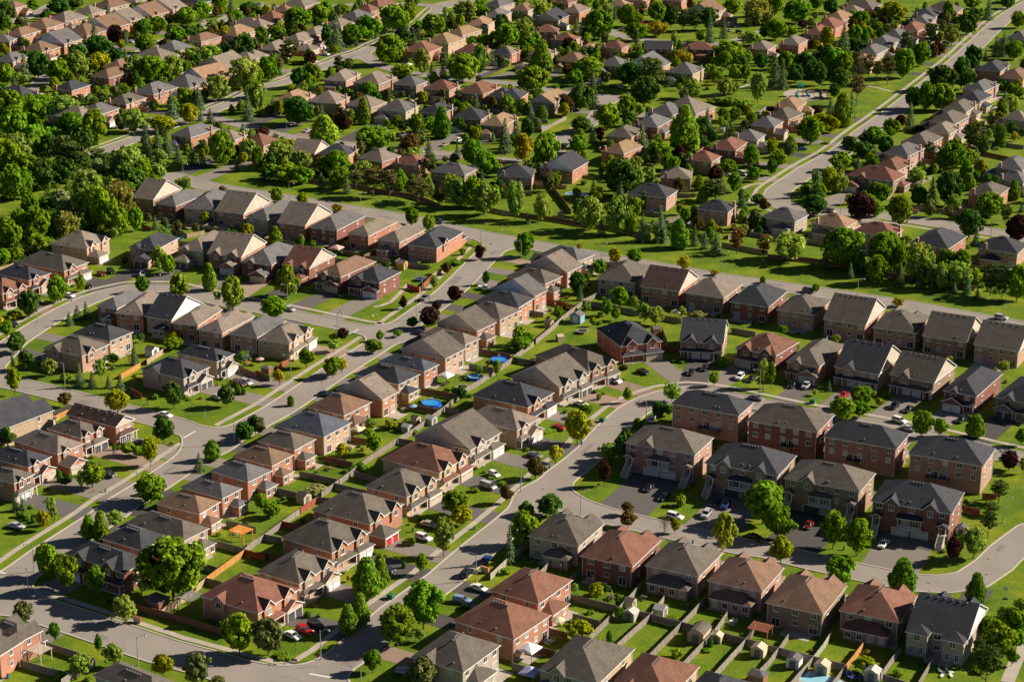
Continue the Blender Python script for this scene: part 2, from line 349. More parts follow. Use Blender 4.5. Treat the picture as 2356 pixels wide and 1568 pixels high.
'A3':'l250,150,10,240;m450,100,10,165;m690,40,-10,110;l110,400,180,210;m150,470,340,200;l230,420,290,70;m20,350,250,80;M800,370,115,280;s650,320,170,105;s590,280,160,80;l880,210,40,110;s940,180,20,80;m1070,250,50,205;m1330,200,30,175;d1460,250,60,125;f1570,280,90,130;f1680,290,80,150;d1810,280,80,155;s1815,390,130,115;s1945,350,165,100;W2250,230,-20,270;m2020,150,-10,160;m1140,380,220,205;s1150,460,280,75;Y1340,340,210,195;m1730,380,285,90;l2200,420,290,205;m2230,510,400,150;m2000,580,390,290;m1960,640,480,150;p520,480,350,130;m570,500,390,115;S940,520,385,130;l1490,460,300,75;a1535,450,375,50;d1350,530,450,145;Y1530,590,460,180;Y1630,600,490,80;s1590,590,530,75;c270,700,400,195;m770,560,490,90;M700,740,540,275;m580,790,650,150;M190,850,625,300;s740,970,650,150;D630,1010,790,215;d1080,800,590,235;f1270,830,540,300;D1215,980,720,250;l1660,910,735,185;m1100,540,480,90;o500,1060,890,135;s170,1090,940,95;c280,1100,980,90;m880,1190,970,215;m1060,1060,890,150;s1000,1030,900,120;d1080,1160,1040,150;d640,1220,1080,195;s740,1310,1150,105;m610,1410,1250,175;p810,1310,1170,80;s40,1310,1090,115;d140,1280,1090,120;Y100,1490,1240,215;M310,1550,1240,245;s1190,1350,1140,155;C1580,1420,1010,265;s1790,1210,1000,125;m1750,1200,1080,150;p1540,1470,1340,135;m1350,1490,1320,235;l1240,1500,1400,130;m950,1620,1470,260;l1130,1600,1440,130;m1430,1560,1430,150;m1880,780,650,110;l1960,880,720,185;l2040,860,750,130;m2060,740,600,155;m2150,740,600,100;l2260,940,680,180;b1870,960,890,150;b2000,980,880,160;b2130,1050,890,190;m2050,1110,990,115;d2290,640,500,130;m2200,1540,1350,160;s2230,1520,1360,110;m1980,1600,1470,155;b1850,1370,1300,120;d2320,350,240,110;d2100,700,520,150;m120,540,450,120;d1500,420,300,60;p1180,200,90,60',
'A4':'m60,150,-60,150;m260,220,10,250;d580,130,0,120;p320,260,185,110;m70,370,190,205;m200,330,240,125;y540,440,255,130;s690,500,230,155;d810,490,360,165;m800,380,240,130;m850,250,110,155;y910,360,250,110;m1000,290,200,115;y1150,200,30,220;p1060,230,160,95;l1160,280,190,90;m1650,210,20,100;m1870,80,-30,150;s2020,180,0,125;d1900,200,80,155;d1830,320,140,185;l1690,420,230,165;m2300,260,110,140;f1490,420,220,165;f1260,500,290,125;m1400,610,400,190;p1550,520,390,140;o1140,530,440,50;m1240,720,470,205;P920,760,510,110;P1000,770,570,100;P1095,780,520,135;P810,690,480,120;m620,700,470,205;m700,720,500,160;d660,830,640,185;d340,700,500,205;d470,790,600,130;s60,800,520,155;s130,820,560,130;d250,760,600,165;d400,720,560,150;P810,970,700,165;d610,900,770,105;s570,1090,910,135;c680,1160,880,175;s760,1080,850,115;s320,1110,1000,85;p440,1050,970,125;y470,1200,1050,175;m390,1330,1090,250;y570,1220,1070,155;p30,1030,980,90;m90,1530,1380,170;d1880,650,430,175;s2090,520,350,110;s2160,520,310,115;m2260,550,385,185;s2000,540,450,60;d1780,820,540,205;D1600,840,620,250;m1450,1030,760,155;M1600,1020,790,255;d1340,1000,810,165;s1300,1200,950,130;p1215,1170,1060,100;m1130,1260,1100,165;p1385,1220,1170,120;m970,1350,1180,235;s880,1340,1190,120;d750,1400,1260,155;d880,1450,1320,175;d1080,1420,1260,175;m670,1568,1405,220;l820,1568,1460,130;f1880,1400,1140,195;m1700,1560,1300,235;l1600,1568,1470,200;m1850,1500,1380,150;a2130,1350,1160,100;s2190,1230,1170,60;Y2260,1300,1210,70;d2240,1240,1120,90;l2250,1070,890,110;m2160,820,740,110;m2300,900,800,100;m80,40,-90,200;m440,90,-30,120;b540,1330,1290,90;b2200,40,-40,200;d2200,80,-30,130;m160,640,480,150;d540,560,420,130',
}
# Cars: body kind, colour, x, y, heading vector
CARS={
'D1':'s silver 150 125 180 45',
'D2':'u red 450 1085 150 62;u black 550 1035 160 85;s white 335 1130 150 68;u black 1940 560 120 -105;h blue 2125 430 110 -95;s white 2050 695 180 62;u lightblue 1895 810 185 35;s black 1980 870 150 25;u white 1540 235 180 55;s beige 1590 110 150 35;s navy 1200 520 150 50;h silver 1365 1460 120 15',
'D3':'u white 1500 40 170 45;u silver 1785 20 -60 70;s black 2230 230 200 60',
'D4':'s white 1065 290 -95 95;h darkred 375 120 -80 85',
'C1':'s white 1520 670 150 40;v brown 2205 385 130 50;u silver 2265 375 120 45;s silver 2000 510 140 50;p black 990 1215 150 45;s white 1345 1010 130 40;s black 1290 935 120 35',
'C2':'h white 2190 1215 150 75;v silver 2135 1325 180 60;s navy 640 480 130 25',
'C3':'s black 1205 275 120 45;u white 945 360 120 35;s white 635 570 150 45;s red 435 785 150 45;s grey 210 1040 150 45;s black 1645 280 -45 80;s black 1770 240 -40 70;u white 2095 325 -75 75;s black 2200 340 -60 70;s grey 2245 515 150 35;s black 1260 1340 -100 95;s black 1400 1425 -110 90;s black 1870 1470 -80 90;u blue 1965 1500 -60 85;u white 1285 710 40 -90',
'C4':'s black 230 395 -80 60;u silver 350 405 -70 65;s red 700 490 -90 60;u black 1165 590 -80 65;s black 1295 620 -80 60;u white 1210 725 160 50;s silver 1290 795 120 35;s black 1780 715 -80 60',
'B1':'u black 1020 920 90 60;s darkred 930 940 80 50;s black 805 1055 80 30;s white 635 1140 100 25;u silver 1310 950 5 80;s black 120 1405 70 20',
'B2':'p grey 1555 1165 120 -75;p white 2110 1075 110 20;s navy 1510 1480 90 25;p navy 1680 460 110 30;s silver 310 1265 80 25',
'B3':'v white 2130 25 90 30',
'B4':'u gold 580 365 80 25;u navy 375 1100 80 15;u silver 2145 1345 150 28',
'A1':'h blue 1030 440 60 10;s navy 1095 455 70 20;s white 1640 250 50 10;s silver 1390 1100 60 20;u silver 1250 1180 60 20;s white 1210 380 50 10;s red 460 145 30 5;h black 1330 1165 60 15',
'A2':'u white 645 495 70 15;s white 540 560 60 20;s navy 1170 300 60 10;s black 1080 345 50 10;u silver 1530 250 50 15;h white 1765 135 10 40;s silver 470 1195 -70 25;s navy 1180 1205 -60 25;p grey 1355 1235 -80 25;s beige 1735 1325 -80 25;u white 1855 1290 -70 30;s black 1925 1300 -70 30;s black 830 420 60 20',
'A3':'v white 805 755 60 -35;s navy 1030 885 -90 -10;s navy 470 1335 -70 15;s black 920 785 50 -25;v red 1200 215 40 25;p grey 1020 270 60 20;s blue 2060 240 70 -10;u black 2090 290 80 10;s silver 2005 275 30 20;h blue 480 745 30 20;h white 1000 795 40 20',
'A4':'u black 180 1395 80 15;s blue 315 1365 90 -5;v white 215 1330 60 25;s black 1640 390 60 10;s red 1610 465 50 10;s silver 1480 440 50 10',
}
SHORT={'row with the double white garage':'double white garage row','row of semis along the red garage street':'red garage row','corner pair with the bay window':'bay window corner','corner house with the turret':'turret corner','house pair cut off by the lower edge':'dark roof at the lower edge','row of reddish roofs by the parked sedan':'parked sedan row','row above the garden sheds':'row above the garden sheds','row below the garden sheds':'row below the garden sheds','stacked row with rear decks':'rear deck row','stacked row with front stairs':'white stairs row','row facing the curved crescent':'row facing the crescent','row backing onto the crescent yards':'row along the grass strip','terrace of nine below the strip road':'terrace of ten','steep gabled row with double garages':'steep gabled row','houses round the leafy bend':'leafy bend group','row behind the bend':'row behind the bend','houses north of the grass strip':'row beyond the grass strip','houses by the oval pool':'oval pool group','farm of roofs by the woods':'group beside the woods','lane end beside the tall spruces':'tall spruce group','top corner block by the dark trees':'dark tree corner','double gabled row by the purple maple':'purple maple row','cluster round the yellow locust':'yellow locust group','houses up by the top lane':'top lane block','tan roofed row above the big round tree':'tan roofed row','chimneyed row backing the middle gardens':'middle chimney row','garage row facing the middle lane':'middle garage row','upper blocks round the round maples':'round maple block','garages along the shady cross street':'shady street row','grey group left of the playground':'playground side group','stepped row above the long straight road':'stepped row','row of chimneys right of the long road':'long road chimney row','row by the big maple':'big maple row'}
ROWS=[(SHORT[a],b,c) for a,b,c in ROWS]
# Roads: centre lines in overview units (full picture 2356 wide), half width in metres, pavement side (+ right of travel, - left, 0 none)
ROADS=[
('strip road',5.6,0,'400 405 475 427 614 450 764 475 926 502 1076 535 1178 555 1353 586 1500 612 1650 638 1767 655 1879 671 2092 704 2317 745 2450 770'),
('boulevard with the corner turret house',4.9,1,'1151 557 1110 596 1062 645 1014 688 950 733 880 785 826 820 770 855 714 893 639 943 589 970 530 1002 475 1030 400 1082 340 1122 287 1154 237 1191 175 1231 105 1276 45 1320 -40 1385'),
('front collector',5.5,-1,'-150 1335 0 1374 125 1413 250 1454 375 1497 460 1520 540 1543 640 1567 760 1600'),
('curved crescent',4.65,-1,'664 1580 740 1546 790 1515 839 1474 914 1408 970 1368 1023 1330 1070 1288 1111 1254 1160 1215 1210 1172 1255 1130 1290 1095 1333 1062 1365 1035 1390 1005 1425 970 1455 945 1490 925 1540 908 1590 900 1640 906 1728 925 1842 949 1940 967 2030 984 2142 1006 2267 1036 2420 1070'),
('stair house lane',4.6,0,'1245 1140 1300 1152 1378 1180 1478 1205 1603 1234 1700 1255 1767 1265 1842 1284 1967 1313 2050 1330 2110 1340 2170 1343 2235 1333 2285 1300 2320 1265 2380 1220'),
('side street past the dark lawn',4.5,0,'480 1025 450 994 400 975 325 955 200 922 100 897 0 874 -60 862'),
('leafy bend street',4.3,-1,'-70 880 -30 850 5 815 32 787 100 742 175 702 237 677 300 663 375 663 475 684 562 703 640 717 739 738 839 758 925 768'),
('long straight road',5.2,1,'2420 -20 2356 14 2304 48 2250 98 2202 143 2130 200 2057 257 1990 305 1932 350 1870 385 1817 420 1790 440 1787 465 1820 480 1880 487 1942 487 2050 498 2142 512 2292 535 2400 556'),
('tall spruce street',4.3,-1,'225 352 250 341 312 319 390 290 475 259 550 228 610 200 664 186 710 166 751 150 800 130 839 118 880 98 926 78 965 58 990 38 1010 20 1040 8 1080 3'),
('lane with the fir clump',4.0,0,'478 268 550 286 589 297 626 307 690 318 739 324 839 337 914 350 1014 352 1060 358 1120 366 1178 369'),
('shaded cross street',4.2,0,'839 128 870 148 930 165 1020 178 1114 187 1178 192 1278 210 1340 218 1403 226'),
('spur by the fenced pool',4.0,0,'1403 222 1385 250 1366 276 1330 298 1300 316 1278 345 1265 376'),
('upper park lane',4.2,0,'1400 70 1440 86 1528 96 1590 101 1665 100 1710 90 1753 74'),
('top edge lane',4.2,0,'590 12 680 16 764 13 900 8 1010 14'),
('corner lane beyond the firs',4.0,0,'20 52 60 40 95 25 120 12'),
('quiet lane by the grey gabled house',4.0,0,'300 130 345 112 390 90 430 74 480 55 525 42 560 22 589 8'),
('short lane by the locusts',4.0,0,'70 205 90 193 110 165 125 145'),
]
PATHS=[('A4','870 785 1000 805 1140 840 1250 850',1.0),('A3','1840 890 2040 825 2180 775',1.0),('B3','2354 110 2200 130 2120 180 2200 290 2354 330',.8),('D4','2200 1568 2310 1310 2400 1180',1.5),('B2','1400 1040 1230 1210 1080 1250',.8)]
# Fences: sheet | colour | top line points
FENCES='''D1|g|1935 250 2090 292 2250 335
D1|O|2250 345 2070 472 1890 605
D1|r|2250 345 2440 395
D1|t|1890 605 1720 745 1600 828 1480 905
D1|b|1215 840 1480 905 1750 985 2035 1070
D1|g|2080 75 2220 108 2354 140
D1|g|2354 250 2250 335
D1|g|400 1190 600 1250 750 1300 870 1350
D1|g|190 1360 420 1425 640 1480
D1|g|870 1345 720 1435 560 1540
D1|g|1870 470 2000 510
D1|g|1890 605 2040 640
D2|r|240 85 400 120
D2|g|75 205 240 85
D2|g|-80 300 75 205
D2|g|75 205 235 235
D2|g|245 80 400 -30
D2|b|0 365 245 410
D2|w|2155 570 2354 385 2560 230
D3|g|540 600 625 520
D3|g|260 540 380 430
D3|g|545 755 750 808 960 860
D3|g|560 935 810 1000
D3|b|330 1065 510 1110
D3|g|690 1155 840 1010 975 880 1090 760 1200 640
D3|b|150 1215 395 1275
D3|g|0 1385 230 1450
D3|g|970 1205 1120 1070 1275 935
D3|g|1275 935 1400 770
D3|g|1170 910 1275 935
D3|g|1275 935 1410 972 1560 1010
D3|g|1560 1010 1700 1048 1860 1085
D3|g|1860 1085 2000 1125 2150 1165
D3|g|2150 1165 2260 1192 2354 1215
D3|g|1265 1305 1410 1160 1560 1010
D3|g|1560 1010 1670 895 1800 760
D3|g|1575 1380 1720 1230 1860 1085
D3|g|1860 1085 1980 915
D3|g|1860 1480 2000 1325 2150 1165
D3|g|2150 1165 2310 950
D3|g|2245 1480 2354 1370 2454 1245
D4|g|100 1245 190 1120
D4|g|0 1225 100 1245 260 1285 420 1325
D4|g|420 1325 560 1362 720 1400
D4|g|205 1568 310 1450 420 1325
D4|w|420 1325 510 1210 590 1090
D4|O|720 1400 800 1300 875 1200
D4|g|590 1568 720 1400
D4|g|1040 1480 1135 1345 1230 1240
D4|g|1060 1490 1290 1568
D4|g|1385 1560 1475 1410 1540 1300
C1|O|640 620 560 655 500 690
C1|r|620 610 670 630
C1|O|1290 195 1200 250 1110 300
C1|r|1200 430 1300 480
C1|t|1500 70 1420 120 1350 170
C1|b|2200 230 2354 290
C2|r|200 215 300 160
C2|b|0 265 125 320
C2|g|2354 150 2180 270 2060 350 1940 420
C2|g|1940 420 1740 590 1560 720
C2|g|1560 720 1450 800 1300 890 1160 975
C2|g|1160 975 1010 1075 850 1205
C2|g|850 1205 720 1300 600 1385
C2|b|1310 555 1500 590 1680 625
C2|b|1515 425 1690 455 1860 490
C2|g|1960 205 2180 240
C2|b|2050 65 2200 92 2340 120
C2|b|1190 720 1330 750 1470 780
C2|b|870 870 1020 900
C2|b|620 1050 760 1080 890 1110
C2|g|400 1190 590 1230 770 1270
C2|g|180 1340 300 1370 420 1400
C2|g|1740 600 1870 630
C2|g|1310 890 1440 910
C2|g|900 1190 1010 1220 1120 1250
C2|g|720 1300 870 1335 1010 1370
C2|g|560 1430 730 1440
C2|r|410 1530 560 1430
C3|g|10 135 100 70 200 0
C3|g|0 140 240 185
C3|b|1370 40 1530 50
C3|b|1430 760 1560 790 1720 815
C4|r|1800 1510 1950 1545
C4|r|1975 1395 2100 1400
B1|t|0 890 90 860 170 830
B1|r|1300 490 1390 515
B1|t|1580 500 1720 580 1880 545
B2|b|480 70 720 105 960 130
B2|b|960 130 1180 175 1400 205
B2|b|1400 205 1560 250 1700 310
B2|t|2150 335 2250 355 2354 375
B2|r|1390 1035 1500 1075
B2|r|1500 1075 1620 950
B2|t|1620 950 1700 900 1760 860
B2|b|990 790 1120 705
B3|b|0 370 200 400 420 430
B3|b|420 430 640 470 880 500
B3|b|880 500 1080 540 1280 590
B3|t|1930 655 2130 690 2354 735
B3|b|370 130 460 245 545 360
B3|g|1250 490 1480 430 1700 375
B3|g|650 1190 840 1215 1010 1250
B3|g|1010 1250 1170 1290
B3|g|1400 1325 1560 1360
B3|g|640 1200 480 1320
B3|g|480 1320 350 1440 220 1545
B3|r|315 1170 450 1200 590 1240
B3|g|165 1280 290 1300
B3|g|2020 1440 2240 1480
B3|b|1380 1430 1430 1568
B3|g|640 1190 780 1120
B3|r|860 850 950 870
B3|g|1990 590 2090 520 2300 450
B3|b|220 90 350 95
B4|b|0 765 180 780 360 795
B4|b|360 795 500 815
B4|b|500 815 800 870 1100 930
B4|b|1100 930 1500 1000 1900 1060
B4|t|1290 310 1600 350 1930 400
B4|t|1090 230 1140 205
B4|g|560 1500 520 1568
A3|g|275 1180 390 1120 500 1065
A3|b|190 1170 275 1185
A3|g|150 1080 330 1100
A3|t|1690 1300 1780 1230 1880 1165
A3|g|1770 1230 1900 1245 2020 1255
A3|g|1980 1150 2180 1180
A3|t|1960 1110 2020 1070
A3|g|1700 1340 1850 1350
A4|g|2040 1060 2240 1090
A4|g|1910 1160 2100 1190
A4|b|1960 1385 2220 1440
A4|g|1950 1275 2150 1305 2354 1335
A4|b|1420 1455 1620 1485
A2|t|520 245 590 215 655 185
A2|b|1540 960 1640 990
A1|t|690 990 820 960 940 935'''
# Small things: kind x y size/colour
SMALL='''D3|shed|1085 875 1.0 dark 1
D3|shed|1095 985 1.1 metal 0
D3|shed|1365 950 1.1 metal 1
D3|barn|1720 1170 1.3 dark 0
D3|shed|1888 1190 0.9 beige 0
D3|shed|2270 1320 1.15 cream 0
D4|shed|240 1420 1.15 white 0
D4|shed|498 1475 1.15 beige 0
D4|shed|960 1540 1.2 metal 0
D3|hut|2260 1568 1.2 dark 0
D1|hut|1450 890 1.5 dark 0
D4|shed|1780 200 1.0 white 0
C1|shed|430 770 1.5 reddish 1
C1|shed|1400 130 1.3 dark 1
C2|hut|105 290 1.0 reddish 0
C2|shed|1390 830 1.0 metal 1
C2|shed|1610 760 1.1 metal 1
C2|shed|1470 745 0.9 dark 1
C2|shed|440 1480 1.2 dark 1
B3|shed|600 1390 1.5 blue 0
B3|shed|735 310 0.9 beige 1
B3|shed|450 420 0.9 dark 0
B3|shed|340 1430 1.0 dark 1
B3|shed|440 1560 0.9 beige 0
B3|shed|1320 1500 1.1 brown 0
B3|shed|2200 480 1.2 beige 1
B2|shed|1345 900 1.3 yellow 1
A3|shed|1935 1215 1.1 metal 1
A4|shed|2010 1375 1.0 dark 1
A4|hut|1935 1500 0.9 metal 0
C3|shed|1060 0 0.1 dark 0
D3|gazebo|155 1350 1.3 white 0
D3|gazebo|170 1560 1.2 lilac 0
C2|gazebo|1745 380 1.2 white 0
C2|gazebo|930 865 1.0 cream 0
B3|gazebo|1515 1345 1.0 cream 0
B2|gazebo|740 770 1.3 pink 0
B3|gazebo|1265 300 1.0 white 0
A2|gazebo|1430 960 1.0 pink 0
A2|gazebo|1400 630 1.1 cream 0
D3|parasol|425 1075 1.2 cream 0
C2|parasol|38 215 1.0 pink 0
C2|parasol|1445 645 0.9 blue 0
D3|closedparasol|915 800 1.0 cream 0
D3|closedparasol|447 560 1.0 pink 0
D3|closedparasol|740 660 1.0 pink 0
D3|closedparasol|1355 800 1.0 red 0
D3|closedparasol|2160 1010 1.0 pink 0
B3|closedparasol|395 1260 1.0 cream 0
D1|pergola|370 1370 1.25 bleached 0
D1|pergola|1290 720 1.4 dark 0
D1|pergola|1760 900 1.5 grey 0
D1|pergola|2225 270 1.3 orange 0
D3|pergola|2285 1170 1.3 rust 0
A4|pergola|2110 1030 1.0 bleached 0
C2|pool|1612 590 2.9 blue 0
C2|pool|2235 190 2.6 blue 0
C2|pool|2015 345 2.4 pale 0
B4|pool|1815 130 3.0 blue 0
B3|groundpool|595 215 4.2 blue 0
B4|groundpool|1970 30 6.0 pale 1
D4|groundpool|480 1550 5.0 pale 1
A3|groundpool|235 1165 4.6 pale 1
A3|groundpool|1800 705 3.2 blue 1
A4|groundpool|2220 850 3.0 pale 1
B3|trampoline|650 1490 2.0 black 0
B2|trampoline|1510 1010 1.9 blue 0
B1|trampoline|1645 640 1.9 blue 0
C2|trampoline|1900 440 1.9 black 0
D4|trampoline|795 1530 1.8 blue 0
D1|mailbox|1265 1020 1.0 redbox 0
D2|mailbox|2105 560 1.0 orangebox 1
B4|mailbox|1357 390 1.0 redbox 1
D2|transformer|1240 800 1.0 green 0
C3|transformer|830 740 1.0 green 0
C4|transformer|410 570 1.0 green 0
D2|utilbox|2015 160 1.0 green 0
D4|utilbox|700 350 1.0 green 0
C1|utilbox|1365 580 1.0 green 0
C1|utilbox|972 1385 1.0 green 0
C3|utilbox|350 1165 1.0 green 0
C3|utilbox|2312 470 1.0 green 0
B2|utilbox|310 1225 1.0 green 0
D3|utilbox|1665 295 1.0 green 0
C1|hydrant|862 1385 1.0 red 0
C3|hydrant|970 540 1.0 red 0
C3|hydrant|855 715 1.0 red 0
B1|hydrant|498 1262 1.0 red 0
B2|hydrant|1213 1280 1.0 red 0
A4|hydrant|196 1500 1.0 red 0
A4|hydrant|1240 755 1.0 red 0
D2|stopsign|1355 1500 0.01 red 0
D2|stopsign|570 1420 1.0 red 0
C3|stopsign|795 1395 1.0 red 0
A4|stopsign|2050 540 1.0 red 0
D1|streetsign|225 740 1.0 green 0
C1|streetsign|1890 715 1.0 green 0
B2|streetsign|990 1360 1.0 green 0
B2|streetsign|2160 735 1.0 green 0
B2|roadsign|2265 560 1.0 white 0
B4|roadsign|1578 440 1.0 white 0
B1|roadsign|660 1250 1.0 white 0
C1|hoop|2165 1120 0.01 white 0
C4|hoop|2140 1100 1.0 white 0
D4|hoop|2185 805 1.0 white 0
B1|hoop|395 1000 0.01 white 0
D2|bench|350 1385 1.0 wood 0
C1|bench|1575 960 1.0 wood 0
D2|postlamp|1105 1222 0.01 black 0
D2|postlamp|368 1290 1.0 black 0
C1|postlamp|1895 570 1.0 black 0
C1|postlamp|2115 1370 0.01 black 0
C2|postlamp|607 440 1.5 black 0
C3|bins|640 950 1.0 blue 0
D2|bins|1445 185 1.0 green 0
D1|bins|75 1530 1.0 blue 0
D3|table|910 805 1.0 dark 0
D1|table|2180 200 1.0 pale 0
D3|table|1215 800 1.0 dark 0
D3|table|2030 1030 1.0 pale 0
D4|loungers|1640 1500 1.0 white 0
C2|table|1740 400 1.0 dark 0
C2|table|680 1180 1.0 brown 0
C2|table|1370 630 1.0 pale 0
B1|table|1745 540 1.0 pale 0
D3|table|350 1210 1.0 pale 0
B3|table|1290 370 1.0 pale 0
A4|playground|340 880 1.0 green 0
C1|playset|2275 230 1.0 wood 0
B2|person|1112 1352 1.0 white 0
B2|person|775 1302 0.8 yellow 0
B2|person|797 1330 0.75 pink 0
C1|person|1045 1052 1.0 white 0
C1|person|1062 1038 0.95 blue 0
A2|person|1005 425 1.0 red 0
B3|person|98 212 1.0 grey 0
B2|dog|1075 1340 1.0 white 0'''
# Street lamps: sheet x_base y_base y_top arm(-1 left,1 right)
LAMPS='''D1 315 555 335 -1;D1 265 765 515 -1;D1 1272 1412 1190 1;D2 2025 635 395 -1;D2 597 1360 1110 1;D2 970 1700 1465 -1;D4 2155 105 -120 1;C1 597 405 230 -1;C1 2155 945 735 -1;C1 1270 1425 1290 -1;C2 322 330 145 -1;C3 1232 760 605 -1;C3 630 1600 1375 1;C3 82 1385 1165 -1;C3 2278 470 280 -1;B1 1687 95 30 1;B1 1430 1140 955 1;B1 350 1390 1185 1;B2 308 275 190 1;B2 965 365 290 1;B2 2070 655 480 1;B2 293 1230 1050 -1;B2 1530 1130 975 -1;B2 750 1500 1310 1;B2 1475 1372 1250 -1;B3 820 840 670 1;B3 1933 915 845 1;B3 85 820 650 -1;B4 663 415 250 1;B4 2045 640 445 1;B4 822 1180 1060 1;B4 2147 1410 1290 1;A4 858 1080 955 1;A4 1268 805 680 1;A4 1650 530 425 1;A4 445 1405 1275 1;A4 1950 330 220 1;A1 1242 1360 1260 -1;A2 282 745 620 1;A2 285 1290 1140 1;A2 1285 1410 1275 1;A2 1050 480 420 1;A3 512 1160 1040 1;A3 1912 410 325 1;A3 300 740 640 1'''
WOODS=[('A1','-50 1000 300 980 700 1180 900 1330 1300 1400 1500 1560 1450 1640 900 1640 -50 1640'),('B1','-50 -60 1300 -60 1350 200 1200 500 700 640 560 780 200 860 -50 900'),('B2','60 40 600 90 1000 130 1400 220 1800 300 2150 320 2150 230 1700 180 1200 60 600 0 60 -20'),('B3','560 470 1200 560 1900 680 1900 600 1300 480 620 400'),('B4','500 880 1100 980 1700 1060 2354 1160 2400 1060 1700 950 1000 860 520 800'),('A4','0 700 600 760 900 690 1150 680 1150 560 700 520 0 480')]
RO=[0,682,1363,2044]
def px(t,x,y):
    c=int(t[1])-1; r='ABCD'.index(t[0]); return (c*1024+x*1024/2354)/4,(RO[r]+y*682/1568)/4
cp,sp=math.cos(math.radians(PITCH)),math.sin(math.radians(PITCH))
def gp(p,z=0.0):
    x=(p[0]-512)/F; y=-(p[1]-340.5)/F
    d=(x,cp+y*sp,-sp+y*cp); k=(CH-z)/(-d[2]); return Vector((d[0]*k,d[1]*k))
def G(t,x,y,z=0.0): return gp(px(t,x,y),z)
def GV(x,y): return gp((x/2.3008,y/2.3008))
def proj(P):
    dx,dy,dz=P[0],P[1],P[2]-CH
    w=dy*cp-dz*sp; return (512+F*dx/w, 340.5-F*(dy*sp+dz*cp)/w)
def nums(s): 
    a=list(map(float,s.split())); return [(a[i],a[i+1]) for i in range(0,len(a),2)]
